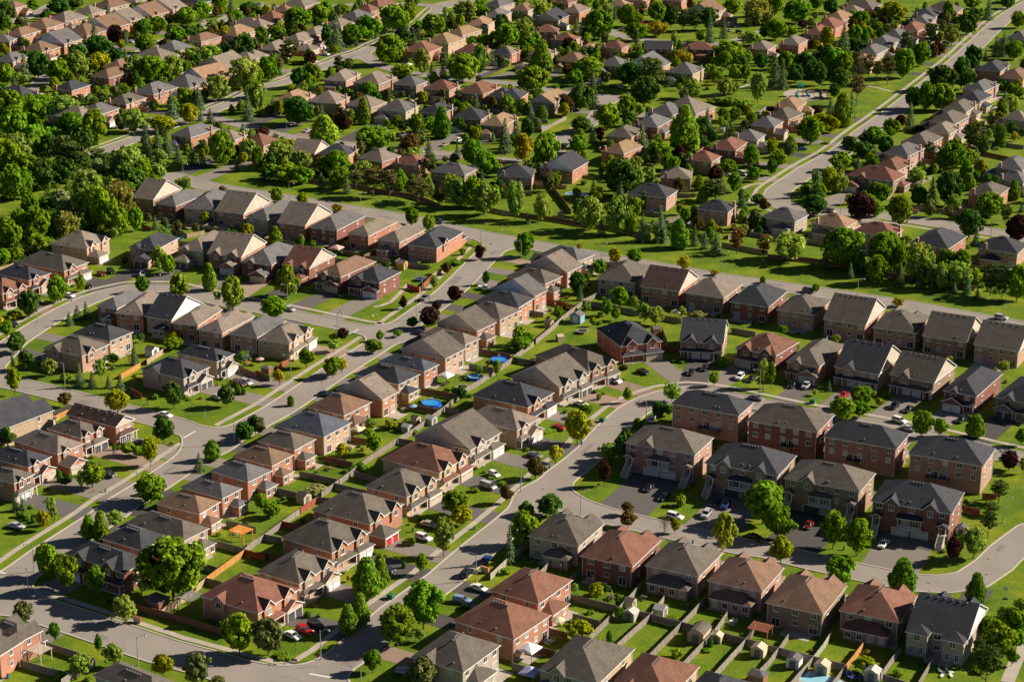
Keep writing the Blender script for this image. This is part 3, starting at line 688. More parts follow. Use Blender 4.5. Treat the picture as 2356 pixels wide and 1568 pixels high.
# ---------- materials
def lin(c): return tuple(((v/12.92) if v<=0.04045 else ((v+0.055)/1.055)**2.4) for v in c)
def mat(name,base,rough=0.8,var=0.12,scale=1.5,spec=0.3,metal=0.0,brick=None,tint=0.0,stripe=None,bump=0.0,dark=None):
    m=bpy.data.materials.new(name); m.use_nodes=True; nt=m.node_tree; N=nt.nodes; L=nt.links
    b=N['Principled BSDF']; b.inputs['Roughness'].default_value=rough; b.inputs['Metallic'].default_value=metal
    b.inputs['Specular IOR Level'].default_value=spec
    tc=N.new('ShaderNodeTexCoord'); 
    n1=N.new('ShaderNodeTexNoise'); n1.inputs['Scale'].default_value=scale; n1.inputs['Detail'].default_value=6
    L.new(tc.outputs['Object'],n1.inputs['Vector'])
    mx=N.new('ShaderNodeMix'); mx.data_type='RGBA'; mx.inputs['A'].default_value=(*[c*(1-var) for c in base],1); mx.inputs['B'].default_value=(*[min(1,c*(1+var)) for c in base],1)
    L.new(n1.outputs['Fac'],mx.inputs['Factor']); out=mx.outputs['Result']
    if brick:
        br=N.new('ShaderNodeTexBrick'); br.inputs['Scale'].default_value=brick[0]; br.inputs['Color1'].default_value=(1,1,1,1); br.inputs['Color2'].default_value=(brick[1],)*3+(1,); br.inputs['Mortar'].default_value=(brick[2],)*3+(1,)
        br.inputs['Mortar Size'].default_value=0.02; br.inputs['Brick Width'].default_value=brick[3]; br.inputs['Row Height'].default_value=brick[4]
        mp=N.new('ShaderNodeMapping'); 
        if brick[5]=='wall':
            sx=N.new('ShaderNodeSeparateXYZ'); cb=N.new('ShaderNodeCombineXYZ'); ad=N.new('ShaderNodeMath'); ad.operation='ADD'
            L.new(tc.outputs['Object'],sx.inputs[0]); L.new(sx.outputs['X'],ad.inputs[0]); L.new(sx.outputs['Y'],ad.inputs[1]); L.new(ad.outputs[0],cb.inputs['X']); L.new(sx.outputs['Z'],cb.inputs['Y']); L.new(cb.outputs[0],br.inputs['Vector'])
        else:
            sx=N.new('ShaderNodeSeparateXYZ'); cb=N.new('ShaderNodeCombineXYZ'); ad=N.new('ShaderNodeMath'); ad.operation='ADD'
            L.new(tc.outputs['Object'],sx.inputs[0]); L.new(sx.outputs['X'],ad.inputs[0]); L.new(sx.outputs['Y'],ad.inputs[1]); L.new(ad.outputs[0],cb.inputs['X']); L.new(sx.outputs['Z'],cb.inputs['Y']); L.new(cb.outputs[0],br.inputs['Vector'])
        mm=N.new('ShaderNodeMix'); mm.data_type='RGBA'; mm.blend_type='MULTIPLY'; mm.inputs['Factor'].default_value=1
        L.new(out,mm.inputs['A']); L.new(br.outputs['Color'],mm.inputs['B']); out=mm.outputs['Result']
        n3=N.new('ShaderNodeTexNoise'); n3.inputs['Scale'].default_value=0.35; n3.inputs['Detail'].default_value=3; L.new(tc.outputs['Object'],n3.inputs['Vector'])
        mr=N.new('ShaderNodeMapRange'); mr.inputs['From Min'].default_value=.3; mr.inputs['From Max'].default_value=.7; mr.inputs['To Min'].default_value=.86; mr.inputs['To Max'].default_value=1.1
        L.new(n3.outputs['Fac'],mr.inputs['Value']); m4=N.new('ShaderNodeMix'); m4.data_type='RGBA'; m4.blend_type='MULTIPLY'; m4.inputs['Factor'].default_value=1
        cc=N.new('ShaderNodeCombineColor'); [L.new(mr.outputs[0],cc.inputs[i]) for i in range(3)]
        L.new(out,m4.inputs['A']); L.new(cc.outputs[0],m4.inputs['B']); out=m4.outputs['Result']
    if tint:
        oi=N.new('ShaderNodeObjectInfo'); hs=N.new('ShaderNodeHueSaturation'); mr=N.new('ShaderNodeMapRange'); mr.inputs['To Min'].default_value=1-tint; mr.inputs['To Max'].default_value=1+tint
        L.new(oi.outputs['Random'],mr.inputs['Value']); L.new(mr.outputs[0],hs.inputs['Value'])
        m2=N.new('ShaderNodeMapRange'); m2.inputs['To Min'].default_value=.5+tint*.07; m2.inputs['To Max'].default_value=.5-tint*.07
        ml=N.new('ShaderNodeMath'); ml.operation='MULTIPLY'; ml.inputs[1].default_value=7.31; fr=N.new('ShaderNodeMath'); fr.operation='FRACT'
        L.new(oi.outputs['Random'],ml.inputs[0]); L.new(ml.outputs[0],fr.inputs[0]); L.new(fr.outputs[0],m2.inputs['Value']); L.new(m2.outputs[0],hs.inputs['Hue'])
        L.new(out,hs.inputs['Color']); out=hs.outputs['Color']
    L.new(out,b.inputs['Base Color'])
    if bump:
        bp=N.new('ShaderNodeBump'); bp.inputs['Strength'].default_value=bump; bp.inputs['Distance'].default_value=.05; n2=N.new('ShaderNodeTexNoise'); n2.inputs['Scale'].default_value=scale*8; L.new(tc.outputs['Object'],n2.inputs['Vector']); L.new(n2.outputs['Fac'],bp.inputs['Height']); L.new(bp.outputs[0],b.inputs['Normal'])
    return m
SH=(1.0,.80,.62,1.3,.34,'roof'); BR=(1.0,.80,.86,.9,.3,'wall')
ROOFC={'c':(.040,.041,.046),'g':(.102,.096,.094),'s':(.066,.075,.088),'d':(.098,.083,.067),'t':(.158,.128,.102),'b':(.150,.092,.060),'r':(.150,.070,.048),'e':(.070,.043,.036),'n':(.220,.140,.082)}
ROOFN={'c':'charcoal','g':'grey','s':'slate blue','d':'dark taupe','t':'taupe','b':'brown','r':'reddish brown','e':'dark brown','n':'tan'}
WALLC={'o':(.42,.185,.105),'O':(.42,.14,.075),'r':(.27,.115,.085),'R':(.185,.055,.042),'y':(.46,.33,.22),'Y':(.45,.30,.19),'g':(.42,.36,.30),'p':(.40,.23,.175),'P':(.30,.14,.11),'k':(.26,.17,.11)}
WALLN={'o':'orange brick','O':'bright orange brick','r':'red brick','R':'deep red brick','y':'beige brick','Y':'buff brick','g':'pale grey','p':'pinkish brick','P':'dusky red brick','k':'brown brick'}
ROOFC={k:tuple(c*1.42*f for c,f in zip(v,(.98,1.0,1.03))) for k,v in ROOFC.items()}
WALLC={k:tuple(c*(.83 if k in 'oOrR' else .78)+m*(.17 if k in 'oOrR' else .22) for c,m in zip(v,(.46,.34,.275))) for k,v in WALLC.items()}
MR={k:mat('shingles_'+ROOFN[k].replace(' ','_'),v,.9,.22,3.0,.15,brick=SH,tint=.10) for k,v in ROOFC.items()}
MW={k:mat('brick_'+k,v,.85,.12,1.2,.2,brick=BR,tint=.09) for k,v in WALLC.items()}
white=mat('white_trim',(.74,.74,.73),.5,.04); cream=mat('cream_siding',(.52,.46,.38),.6,.05,brick=(1,.96,.7,9,.2,'wall'),tint=.08); bluewhite=mat('white_siding',(.70,.71,.72),.6,.05,brick=(1,.96,.7,9,.2,'wall'))
glass=mat('window_glass',(.028,.035,.045),.06,.4,.7,.8,tint=.3); curtain=mat('curtained_glass',(.30,.30,.29),.12,.5,1.2,.6,tint=.3)
garagew=mat('garage_white',(.68,.68,.68),.5,.04,brick=(1,.97,.8,2.5,.5,'wall')); garageb=mat('garage_beige',(.50,.42,.33),.5,.05,brick=(1,.97,.8,2.5,.5,'wall')); garager=mat('garage_red',(.42,.03,.035),.5,.05,brick=(1,.97,.8,2.5,.5,'wall')); garaged=mat('garage_dark',(.07,.07,.075),.5,.1)
door_m=mat('door_paint',(.13,.05,.035),.5,.1,tint=.4); metal=mat('vent_metal',(.33,.33,.34),.4,.1,metal=.6)
asph=mat('asphalt',(.262,.232,.205),.9,.22,.09,.2,bump=.05); 
def asphalt_detail(m):
    nt=m.node_tree;N=nt.nodes;L=nt.links;b=N['Principled BSDF']; src=b.inputs['Base Color'].links[0].from_socket
    tc=N.new('ShaderNodeTexCoord'); v=N.new('ShaderNodeTexVoronoi'); v.feature='DISTANCE_TO_EDGE'; v.inputs['Scale'].default_value=.055
    nz=N.new('ShaderNodeTexNoise'); nz.inputs['Scale'].default_value=.6; nz.inputs['Detail'].default_value=5; va=N.new('ShaderNodeVectorMath'); va.operation='MULTIPLY_ADD'; va.inputs[1].default_value=(3,3,3)
    L.new(tc.outputs['Object'],nz.inputs['Vector']); L.new(nz.outputs['Color'],va.inputs[0]); L.new(tc.outputs['Object'],va.inputs[2]); L.new(va.outputs[0],v.inputs['Vector'])
    mr=N.new('ShaderNodeMapRange'); mr.inputs['From Max'].default_value=.007; mr.inputs['To Min'].default_value=.80; L.new(v.outputs['Distance'],mr.inputs['Value'])
    n2=N.new('ShaderNodeTexNoise'); n2.inputs['Scale'].default_value=9; n2.inputs['Detail'].default_value=4; L.new(tc.outputs['Object'],n2.inputs['Vector'])
    m2=N.new('ShaderNodeMapRange'); m2.inputs['To Min'].default_value=.8; m2.inputs['To Max'].default_value=1.2; L.new(n2.outputs['Fac'],m2.inputs['Value'])
    mu=N.new('ShaderNodeMath'); mu.operation='MULTIPLY'; L.new(mr.outputs[0],mu.inputs[0]); L.new(m2.outputs[0],mu.inputs[1])
    mx=N.new('ShaderNodeMix'); mx.data_type='RGBA'; mx.blend_type='MULTIPLY'; mx.inputs['Factor'].default_value=1; cc=N.new('ShaderNodeCombineColor'); [L.new(mu.outputs[0],cc.inputs[i]) for i in range(3)]
    L.new(src,mx.inputs['A']); L.new(cc.outputs[0],mx.inputs['B']); L.new(mx.outputs['Result'],b.inputs['Base Color'])
asphalt_detail(asph)
drive_d=mat('driveway_asphalt',(.088,.080,.076),.9,.2,.8,tint=.35); drive_l=mat('driveway_worn',(.20,.175,.152),.9,.12,.8,tint=.15); drive_p=mat('driveway_paver',(.27,.19,.145),.9,.12,.8,tint=.15)
conc=mat('concrete',(.40,.350,.295),.85,.08,.6,.2,brick=(1,.97,.86,1.5,1.5,'wall')); kerbm=mat('kerb_concrete',(.44,.40,.345),.85,.06,.6)
def grassmat(name,a,b_,c):
    m=bpy.data.materials.new(name); m.use_nodes=True; nt=m.node_tree; N=nt.nodes; L=nt.links; b=N['Principled BSDF']; b.inputs['Roughness'].default_value=.95; b.inputs['Specular IOR Level'].default_value=.1
    tc=N.new('ShaderNodeTexCoord'); n1=N.new('ShaderNodeTexNoise'); n1.inputs['Scale'].default_value=.07; n1.inputs['Detail'].default_value=8; n1.inputs['Roughness'].default_value=.65
    n2=N.new('ShaderNodeTexNoise'); n2.inputs['Scale'].default_value=1.7; n2.inputs['Detail'].default_value=6; n2.inputs['Roughness'].default_value=.7
    L.new(tc.outputs['Object'],n1.inputs['Vector']); L.new(tc.outputs['Object'],n2.inputs['Vector'])
    r=N.new('ShaderNodeValToRGB'); r.color_ramp.elements[0].position=.36; r.color_ramp.elements[0].color=(*a,1); r.color_ramp.elements[1].position=.64; r.color_ramp.elements[1].color=(*b_,1); e=r.color_ramp.elements.new(.5); e.color=(*c,1)
    L.new(n1.outputs['Fac'],r.inputs['Fac'])
    mr=N.new('ShaderNodeMapRange'); mr.inputs['From Min'].default_value=.3; mr.inputs['From Max'].default_value=.7; mr.inputs['To Min'].default_value=.5; mr.inputs['To Max'].default_value=1.4; L.new(n2.outputs['Fac'],mr.inputs['Value'])
    mx=N.new('ShaderNodeMix'); mx.data_type='RGBA'; mx.blend_type='MULTIPLY'; mx.inputs['Factor'].default_value=1; cc=N.new('ShaderNodeCombineColor'); [L.new(mr.outputs[0],cc.inputs[i]) for i in range(3)]
    L.new(r.outputs['Color'],mx.inputs['A']); L.new(cc.outputs[0],mx.inputs['B']); L.new(mx.outputs['Result'],b.inputs['Base Color'])
    bp=N.new('ShaderNodeBump'); bp.inputs['Strength'].default_value=.6; bp.inputs['Distance'].default_value=.12; n4=N.new('ShaderNodeTexNoise'); n4.inputs['Scale'].default_value=4; L.new(tc.outputs['Object'],n4.inputs['Vector']); L.new(n4.outputs['Fac'],bp.inputs['Height']); L.new(bp.outputs[0],b.inputs['Normal'])
    return m
grass=grassmat('lawn_grass',(.076,.138,.009),(.200,.232,.014),(.120,.184,.011))
def leafmat(name,col,tr=.35,var=.35,tint=.18):
    m=bpy.data.materials.new(name); m.use_nodes=True; nt=m.node_tree; N=nt.nodes; L=nt.links; N.remove(N['Principled BSDF']); out=N['Material Output']
    oi=N.new('ShaderNodeObjectInfo'); geo=N.new('ShaderNodeTexCoord'); nz=N.new('ShaderNodeTexNoise'); nz.inputs['Scale'].default_value=7; nz.inputs['Detail'].default_value=4
    L.new(geo.outputs['Object'],nz.inputs['Vector'])
    mr=N.new('ShaderNodeMapRange'); mr.inputs['From Min'].default_value=.3; mr.inputs['From Max'].default_value=.7; mr.inputs['To Min'].default_value=1-var; mr.inputs['To Max'].default_value=1+var; L.new(nz.outputs['Fac'],mr.inputs['Value'])
    m2=N.new('ShaderNodeMapRange'); m2.inputs['To Min'].default_value=1-tint; m2.inputs['To Max'].default_value=1+tint; L.new(oi.outputs['Random'],m2.inputs['Value'])
    mu=N.new('ShaderNodeMath'); mu.operation='MULTIPLY'; L.new(mr.outputs[0],mu.inputs[0]); L.new(m2.outputs[0],mu.inputs[1])
    ge=N.new('ShaderNodeNewGeometry'); m5=N.new('ShaderNodeMapRange'); m5.inputs['To Min'].default_value=.55; m5.inputs['To Max'].default_value=1.5; L.new(ge.outputs['Random Per Island'],m5.inputs['Value']); m6=N.new('ShaderNodeMath'); m6.operation='MULTIPLY'; L.new(mu.outputs[0],m6.inputs[0]); L.new(m5.outputs[0],m6.inputs[1]); mu=m6
    hs=N.new('ShaderNodeHueSaturation'); hs.inputs['Color'].default_value=(*col,1); L.new(mu.outputs[0],hs.inputs['Value'])
    m3=N.new('ShaderNodeMapRange'); m3.inputs['To Min'].default_value=.5-tint*.12; m3.inputs['To Max'].default_value=.5+tint*.12; ml=N.new('ShaderNodeMath'); ml.operation='MULTIPLY'; ml.inputs[1].default_value=5.7; fr=N.new('ShaderNodeMath'); fr.operation='FRACT'; L.new(oi.outputs['Random'],ml.inputs[0]); L.new(ml.outputs[0],fr.inputs[0]); L.new(fr.outputs[0],m3.inputs['Value']); L.new(m3.outputs[0],hs.inputs['Hue'])
    d=N.new('ShaderNodeBsdfDiffuse'); t=N.new('ShaderNodeBsdfTranslucent'); mx=N.new('ShaderNodeMixShader'); mx.inputs['Fac'].default_value=tr
    L.new(hs.outputs['Color'],d.inputs['Color']); 
    tm=N.new('ShaderNodeMix'); tm.data_type='RGBA'; tm.blend_type='MULTIPLY'; tm.inputs['Factor'].default_value=1; tm.inputs['B'].default_value=(1.25,1.15,.5,1); L.new(hs.outputs['Color'],tm.inputs['A']); L.new(tm.outputs['Result'],t.inputs['Color'])
    L.new(d.outputs[0],mx.inputs[1]); L.new(t.outputs[0],mx.inputs[2]); L.new(mx.outputs[0],out.inputs['Surface']); return m
bark=mat('bark',(.11,.082,.06),.95,.3,6); 
# ---------- object helpers
def obj(name,me,parent=None,loc=None,rot=0.0):
    o=bpy.data.objects.new(name,me); COL.objects.link(o)
    if parent: o.parent=parent
    if loc is not None: o.location=loc
    if rot: o.rotation_euler=(0,0,rot)
    return o
def tag(o,label,cat,group=None,kind=None):
    if kind: o['kind']=kind
    if label: o['label']=label
    if cat: o['category']=cat
    if group: o['group']=group
    return o
class MB:
    """collects polygons into one mesh"""
    def __init__(s): s.v=[];s.f=[];s.m=[]
    def poly(s,pts,mi=0):
        n=len(s.v); s.v+=[tuple(p) for p in pts]; s.f.append(tuple(range(n,n+len(pts)))); s.m.append(mi)
    def box(s,a,b,mi=0,top=True,bottom=True):
        x0,y0,z0=a;x1,y1,z1=b
        s.poly([(x0,y0,z0),(x1,y0,z0),(x1,y0,z1),(x0,y0,z1)],mi); s.poly([(x1,y0,z0),(x1,y1,z0),(x1,y1,z1),(x1,y0,z1)],mi)
        s.poly([(x1,y1,z0),(x0,y1,z0),(x0,y1,z1),(x1,y1,z1)],mi); s.poly([(x0,y1,z0),(x0,y0,z0),(x0,y0,z1),(x0,y1,z1)],mi)
        if top: s.poly([(x0,y0,z1),(x1,y0,z1),(x1,y1,z1),(x0,y1,z1)],mi)
        if bottom: s.poly([(x0,y1,z0),(x1,y1,z0),(x1,y0,z0),(x0,y0,z0)],mi)
    def tube(s,p,q,r0,r1=None,n=6,mi=0,cap=True):
        p=Vector(p);q=Vector(q);r1=r0 if r1 is None else r1; d=(q-p).normalized(); a=d.orthogonal().normalized(); b=d.cross(a)
        A=[p+(a*math.cos(2*math.pi*i/n)+b*math.sin(2*math.pi*i/n))*r0 for i in range(n)]; B=[q+(a*math.cos(2*math.pi*i/n)+b*math.sin(2*math.pi*i/n))*r1 for i in range(n)]
        for i in range(n): s.poly([A[i],A[(i+1)%n],B[(i+1)%n],B[i]],mi)
        if cap: s.poly(B,mi); s.poly(A[::-1],mi)
    def prism(s,outline,z0,z1,mi=0):
        n=len(outline); s.poly([(x,y,z1) for x,y in outline],mi)
        for i in range(n):
            a=outline[i];b=outline[(i+1)%n]; s.poly([(a[0],a[1],z0),(b[0],b[1],z0),(b[0],b[1],z1),(a[0],a[1],z1)],mi)
    def mesh(s,name,mats):
        me=bpy.data.meshes.new(name); me.from_pydata(s.v,[],s.f)
        for m in (mats if isinstance(mats,(list,tuple)) else [mats]): me.materials.append(m)
        if any(s.m): me.polygons.foreach_set('material_index',s.m)
        me.update(); return me
def bevel(me,w=.03,seg=1):
    bm=bmesh.new(); bm.from_mesh(me); bmesh.ops.remove_doubles(bm,verts=bm.verts,dist=1e-4); bmesh.ops.bevel(bm,geom=[e for e in bm.edges if e.is_manifold and e.calc_face_angle(0)>.5],offset=w,segments=seg,affect='EDGES'); bm.to_mesh(me); bm.free(); return me
# ---------- ground and roads
def smooth(P,step=2.0):
    P=[Vector(p) for p in P]; out=[]
    for i in range(len(P)-1):
        p0=P[max(i-1,0)];p1=P[i];p2=P[i+1];p3=P[min(i+2,len(P)-1)]
        n=max(1,int((p2-p1).length/step))
        for k in range(n):
            t=k/n; out.append(.5*((2*p1)+(p2-p0)*t+(2*p0-5*p1+4*p2-p3)*t*t+(3*p1-p0-3*p2+p3)*t**3))
    out.append(P[-1]); return out
GX0,GY0,CS=-420.0,370.0,0.85; NXG,NYG=990,1230
gx=GX0+CS*np.arange(NXG+1); gy=GY0+CS*np.arange(NYG+1)
FIELD=np.full((NYG+1,NXG+1),30.0)
ROADP=[]
for nm,hw,side,pts in ROADS:
    P=smooth([GV(*p) for p in nums(pts)],6.0); ROADP.append((nm,hw,side,P))
    f=np.full_like(FIELD,30.0)
    for a,b in zip(P[:-1],P[1:]):
        x0,x1=sorted((a.x,b.x));y0,y1=sorted((a.y,b.y)); m=24
        i0=max(0,int((x0-m-GX0)/CS));i1=min(NXG+1,int((x1+m-GX0)/CS)+2);j0=max(0,int((y0-m-GY0)/CS));j1=min(NYG+1,int((y1+m-GY0)/CS)+2)
        if i0>=i1 or j0>=j1: continue
        X=gx[None,i0:i1];Y=gy[j0:j1,None]; dx,dy=b.x-a.x,b.y-a.y; L2=dx*dx+dy*dy+1e-9
        t=np.clip(((X-a.x)*dx+(Y-a.y)*dy)/L2,0,1); d=np.hypot(X-a.x-t*dx,Y-a.y-t*dy)-hw
        f[j0:j1,i0:i1]=np.minimum(f[j0:j1,i0:i1],d)
    k=9.0; h=np.maximum(k-np.abs(FIELD-f),0)/k; FIELD=np.minimum(FIELD,f)-h*h*k/4
def field(x,y):
    i=(x-GX0)/CS;j=(y-GY0)/CS
    if i<0 or j<0 or i>=NXG or j>=NYG: return 30.0
    a,b=int(i),int(j);u,v=i-a,j-b
    return (FIELD[b,a]*(1-u)+FIELD[b,a+1]*u)*(1-v)+(FIELD[b+1,a]*(1-u)+FIELD[b+1,a+1]*u)*v
def clip(poly,lev,below):
    out=[];n=len(poly)
    for i in range(n):
        p,q=poly[i],poly[(i+1)%n]; a=(p[2]<=lev) if below else (p[2]>=lev); b=(q[2]<=lev) if below else (q[2]>=lev)
        if a: out.append(p)
        if a!=b:
            t=(lev-p[2])/(q[2]-p[2]); out.append((p[0]+t*(q[0]-p[0]),p[1]+t*(q[1]-p[1]),lev))
    return out
road=MB();kerb=MB()
mn=np.minimum(np.minimum(FIELD[:-1,:-1],FIELD[1:,:-1]),np.minimum(FIELD[:-1,1:],FIELD[1:,1:])); mxx=np.maximum(np.maximum(FIELD[:-1,:-1],FIELD[1:,:-1]),np.maximum(FIELD[:-1,1:],FIELD[1:,1:]))
KW=.38
for j in range(NYG):
    row=np.nonzero(mn[j]<KW)[0]
    if not len(row): continue
    run=None
    for i in row:
        if mxx[j,i]<=0:
            if run is not None and run[1]==i: run[1]=i+1
            else:
                if run: road.poly([(gx[run[0]],gy[j],.06),(gx[run[1]],gy[j],.06),(gx[run[1]],gy[j+1],.06),(gx[run[0]],gy[j+1],.06)])
                run=[i,i+1]
        else:
            q=[(gx[i],gy[j],FIELD[j,i]),(gx[i+1],gy[j],FIELD[j,i+1]),(gx[i+1],gy[j+1],FIELD[j+1,i+1]),(gx[i],gy[j+1],FIELD[j+1,i])]
            a=clip(q,0,True)
            if len(a)>2: road.poly([(p[0],p[1],.06) for p in a])
            b=clip(clip(q,0,False),KW,True)
            if len(b)>2:
                kerb.poly([(p[0],p[1],.17) for p in b])
                for p,r in zip(b,b[1:]+b[:1]):
                    for lv in (0,KW):
                        if abs(p[2]-lv)<1e-9 and abs(r[2]-lv)<1e-9: kerb.poly([(p[0],p[1],0),(r[0],r[1],0),(r[0],r[1],.17),(p[0],p[1],.17)])
    if run: road.poly([(gx[run[0]],gy[j],.06),(gx[run[1]],gy[j],.06),(gx[run[1]],gy[j+1],.06),(gx[run[0]],gy[j+1],.06)])
me=road.mesh('road',asph); bm=bmesh.new(); bm.from_mesh(me); bmesh.ops.remove_doubles(bm,verts=bm.verts,dist=.001); bm.to_mesh(me); bm.free()
o=obj('road',me); o['kind']='structure'; o['label']='grey asphalt streets winding between the houses'
o=obj('kerb',kerb.mesh('kerb',kerbm)); o['kind']='structure'
gm=bpy.data.meshes.new('ground'); gm.from_pydata([(-3000,-200,0),(3000,-200,0),(3000,5000,0),(-3000,5000,0)],[],[(0,1,2,3)]); gm.materials.append(grass)
o=obj('ground',gm); o['kind']='structure'; o['label']='green lawns and verges between streets and houses'
def ribbon(mb,P,hw,z,off=0.0,test=None):
    pts=[]
    for i,p in enumerate(P):
        t=(P[min(i+1,len(P)-1)]-P[max(i-1,0)]).normalized(); n=Vector((t.y,-t.x)); c=p+n*off; pts.append((c-n*hw,c+n*hw,c))
    for a,b in zip(pts[:-1],pts[1:]):
        m=(a[2]+b[2])/2
        if test and not test(m.x,m.y): continue
        mb.poly([(a[0].x,a[0].y,z),(a[1].x,a[1].y,z),(b[1].x,b[1].y,z),(b[0].x,b[0].y,z)])
side=MB(); 
for nm,hw,s,P in ROADP:
    if s:
        Q=[]; 
        for a,b in zip(P[:-1],P[1:]):
            n=max(1,int((b-a).length/1.5)); Q+=[a.lerp(b,k/n) for k in range(n)]
        ribbon(side,Q,.85,.05,s*(hw+(2.1 if nm=='front collector' else 3.9)),lambda x,y:field(x,y)>(1.0))
for t,pts,hw in PATHS: ribbon(side,smooth([G(t,*p) for p in nums(pts)],3.0),hw,.054,0,lambda x,y:field(x,y)>.1)
o=obj('pavement',side.mesh('pavement',conc)); o['kind']='structure'; o['label']='pale concrete footways beside the streets'
mk=MB()
for (t,a,b) in (('C1',(1690,888),(1795,828)),('B2',(845,1505),(945,1458)),('D2',(490,1490),(690,1525)),('D1',(0,555),(50,570)),('B2',(1180,1490),(1390,1350))):
    A,B=G(t,*a),G(t,*b); n=(B-A).normalized(); n=Vector((n.y,-n.x))*(.05 if a==(1180,1490) else .3); mk.poly([(*(A-n),.068),(*(A+n),.068),(*(B+n),.068),(*(B-n),.068)])
o=obj('road_markings',mk.mesh('road_markings',mat('road_paint',(.6,.6,.57),.7,.1))); o['kind']='structure'
pt=MB(); rp=random.Random(4)
for nm,hw,s_,P in ROADP:
    for i in range(2,len(P)-2,5):
        if rp.random()<.5:
            a=P[i]; t=(P[i+1]-P[i-1]).normalized(); n=Vector((t.y,-t.x)); o_=rp.uniform(-.6,.6)*hw; l=rp.uniform(1,5); w_=rp.uniform(.5,1.6); c=a+n*o_
            pt.poly([(*(c+t*u+n*v),.0635) for u,v in ((-l,-w_),(l,-w_),(l,w_),(-l,w_))])
        a,b=P[i],P[min(i+4,len(P)-2)]
        if rp.random()<.5:
            t=(b-a).normalized(); n=Vector((t.y,-t.x)); o_=rp.uniform(-.7,.7)*hw; q=a+n*o_
            for k in range(6): e=q+t*rp.uniform(1.5,3)+n*rp.uniform(-.5,.5); pt.poly([(*(q-n*.07),.0655),(*(q+n*.07),.0655),(*(e+n*.07),.0655),(*(e-n*.07),.0655)]); q=e
o=obj('asphalt_patches',pt.mesh('asphalt_patches',mat('patched_asphalt',(.19,.168,.15),.9,.2,.5))); o['kind']='structure'; o['label']='darker repair patches and sealed cracks in the asphalt'
mh=MB()
for t,x,y in (('D4',1475,655),('D4',1478,730),('D4',2005,578),('D4',2022,435),('C3',1220,575),('C3',590,1225),('C3',280,1360),('C1',2050,855),('C3',1285,600),('D4',2310,110),('D4',400,240)):
    c=G(t,x,y); mh.poly([(c.x+.38*math.cos(a),c.y+.38*math.sin(a),.067) for a in [i*math.pi/6 for i in range(12)]])
o=obj('manhole_covers',mh.mesh('manhole_covers',mat('rusty_iron',(.16,.07,.045),.8,.2))); o['kind']='structure'
pg=MB(); c=G('A4',340,870); pg.poly([(c.x+11*math.cos(a),c.y+14*math.sin(a),.03) for a in [i*math.pi/12 for i in range(24)]]); o=obj('sand_ground',pg.mesh('sand',mat('sand',(.36,.31,.26),.95,.08,2))); o['kind']='structure'
# ---------- houses
SL=.56
def rot(k): return Matrix.Rotation(k*math.pi/2,4,'Z')
SIDE={'l':0,'r':1,'f':2,'b':3}
class SB(MB):
    """mesh builder in a side frame: x along the side, -y outward"""
    def __init__(s): MB.__init__(s); s.T=Matrix.Identity(4)
    def poly(s,pts,mi=0):
        MB.poly(s,[tuple(s.T@Vector(p)) for p in pts],mi)
def hip(mb,x0,x1,y0,y1,z,s=SL,mi=0):
    w,d=x1-x0,y1-y0; cx,cy=(x0+x1)/2,(y0+y1)/2
    if w>=d: r=min(d/2,w/2-.35); A=(cx-(w/2-r),cy,z+s*d/2);B=(cx+(w/2-r),cy,z+s*d/2)
    else: r=min(w/2,d/2-.35); A=(cx,cy-(d/2-r),z+s*w/2);B=(cx,cy+(d/2-r),z+s*w/2)
    a,b,c,e=(x0,y0,z),(x1,y0,z),(x1,y1,z),(x0,y1,z)
    if w>=d: mb.poly([a,b,B,A],mi);mb.poly([b,c,B],mi);mb.poly([c,e,A,B],mi);mb.poly([e,a,A],mi)
    else: mb.poly([a,b,A],mi);mb.poly([b,c,B,A],mi);mb.poly([c,e,B],mi);mb.poly([e,a,A,B],mi)
    return A,B
def gable(mb,wl,x0,x1,y0,y1,z,o,axis,s=.56,mi=0,gm=1):
    cx,cy=(x0+x1)/2,(y0+y1)/2
    if axis=='x':
        h=z+s*(y1-y0)/2; A,B=(x0,cy,h),(x1,cy,h)
        mb.poly([(x0,y0,z),(x1,y0,z),B,A],mi); mb.poly([(x1,y1,z),(x0,y1,z),A,B],mi)
        for x in (x0+o,x1-o): wl.poly([(x,y0+o,z-.0),(x,y1-o,z),(x,cy,h-s*o)],gm)
    else:
        h=z+s*(x1-x0)/2; A,B=(cx,y0,h),(cx,y1,h)
        mb.poly([(x1,y0,z),(x1,y1,z),B,A],mi); mb.poly([(x0,y1,z),(x0,y0,z),A,B],mi)
        for y in (y0+o,y1-o): wl.poly([(x0+o,y,z),(x1-o,y,z),(cx,y,h-s*o)],gm)
    return A,B
def rake(tr,pts,t=.2):
    for p,q in zip(pts[:-1],pts[1:]): tr.poly([p,q,(q[0],q[1],q[2]-t),(p[0],p[1],p[2]-t)])
WC={}
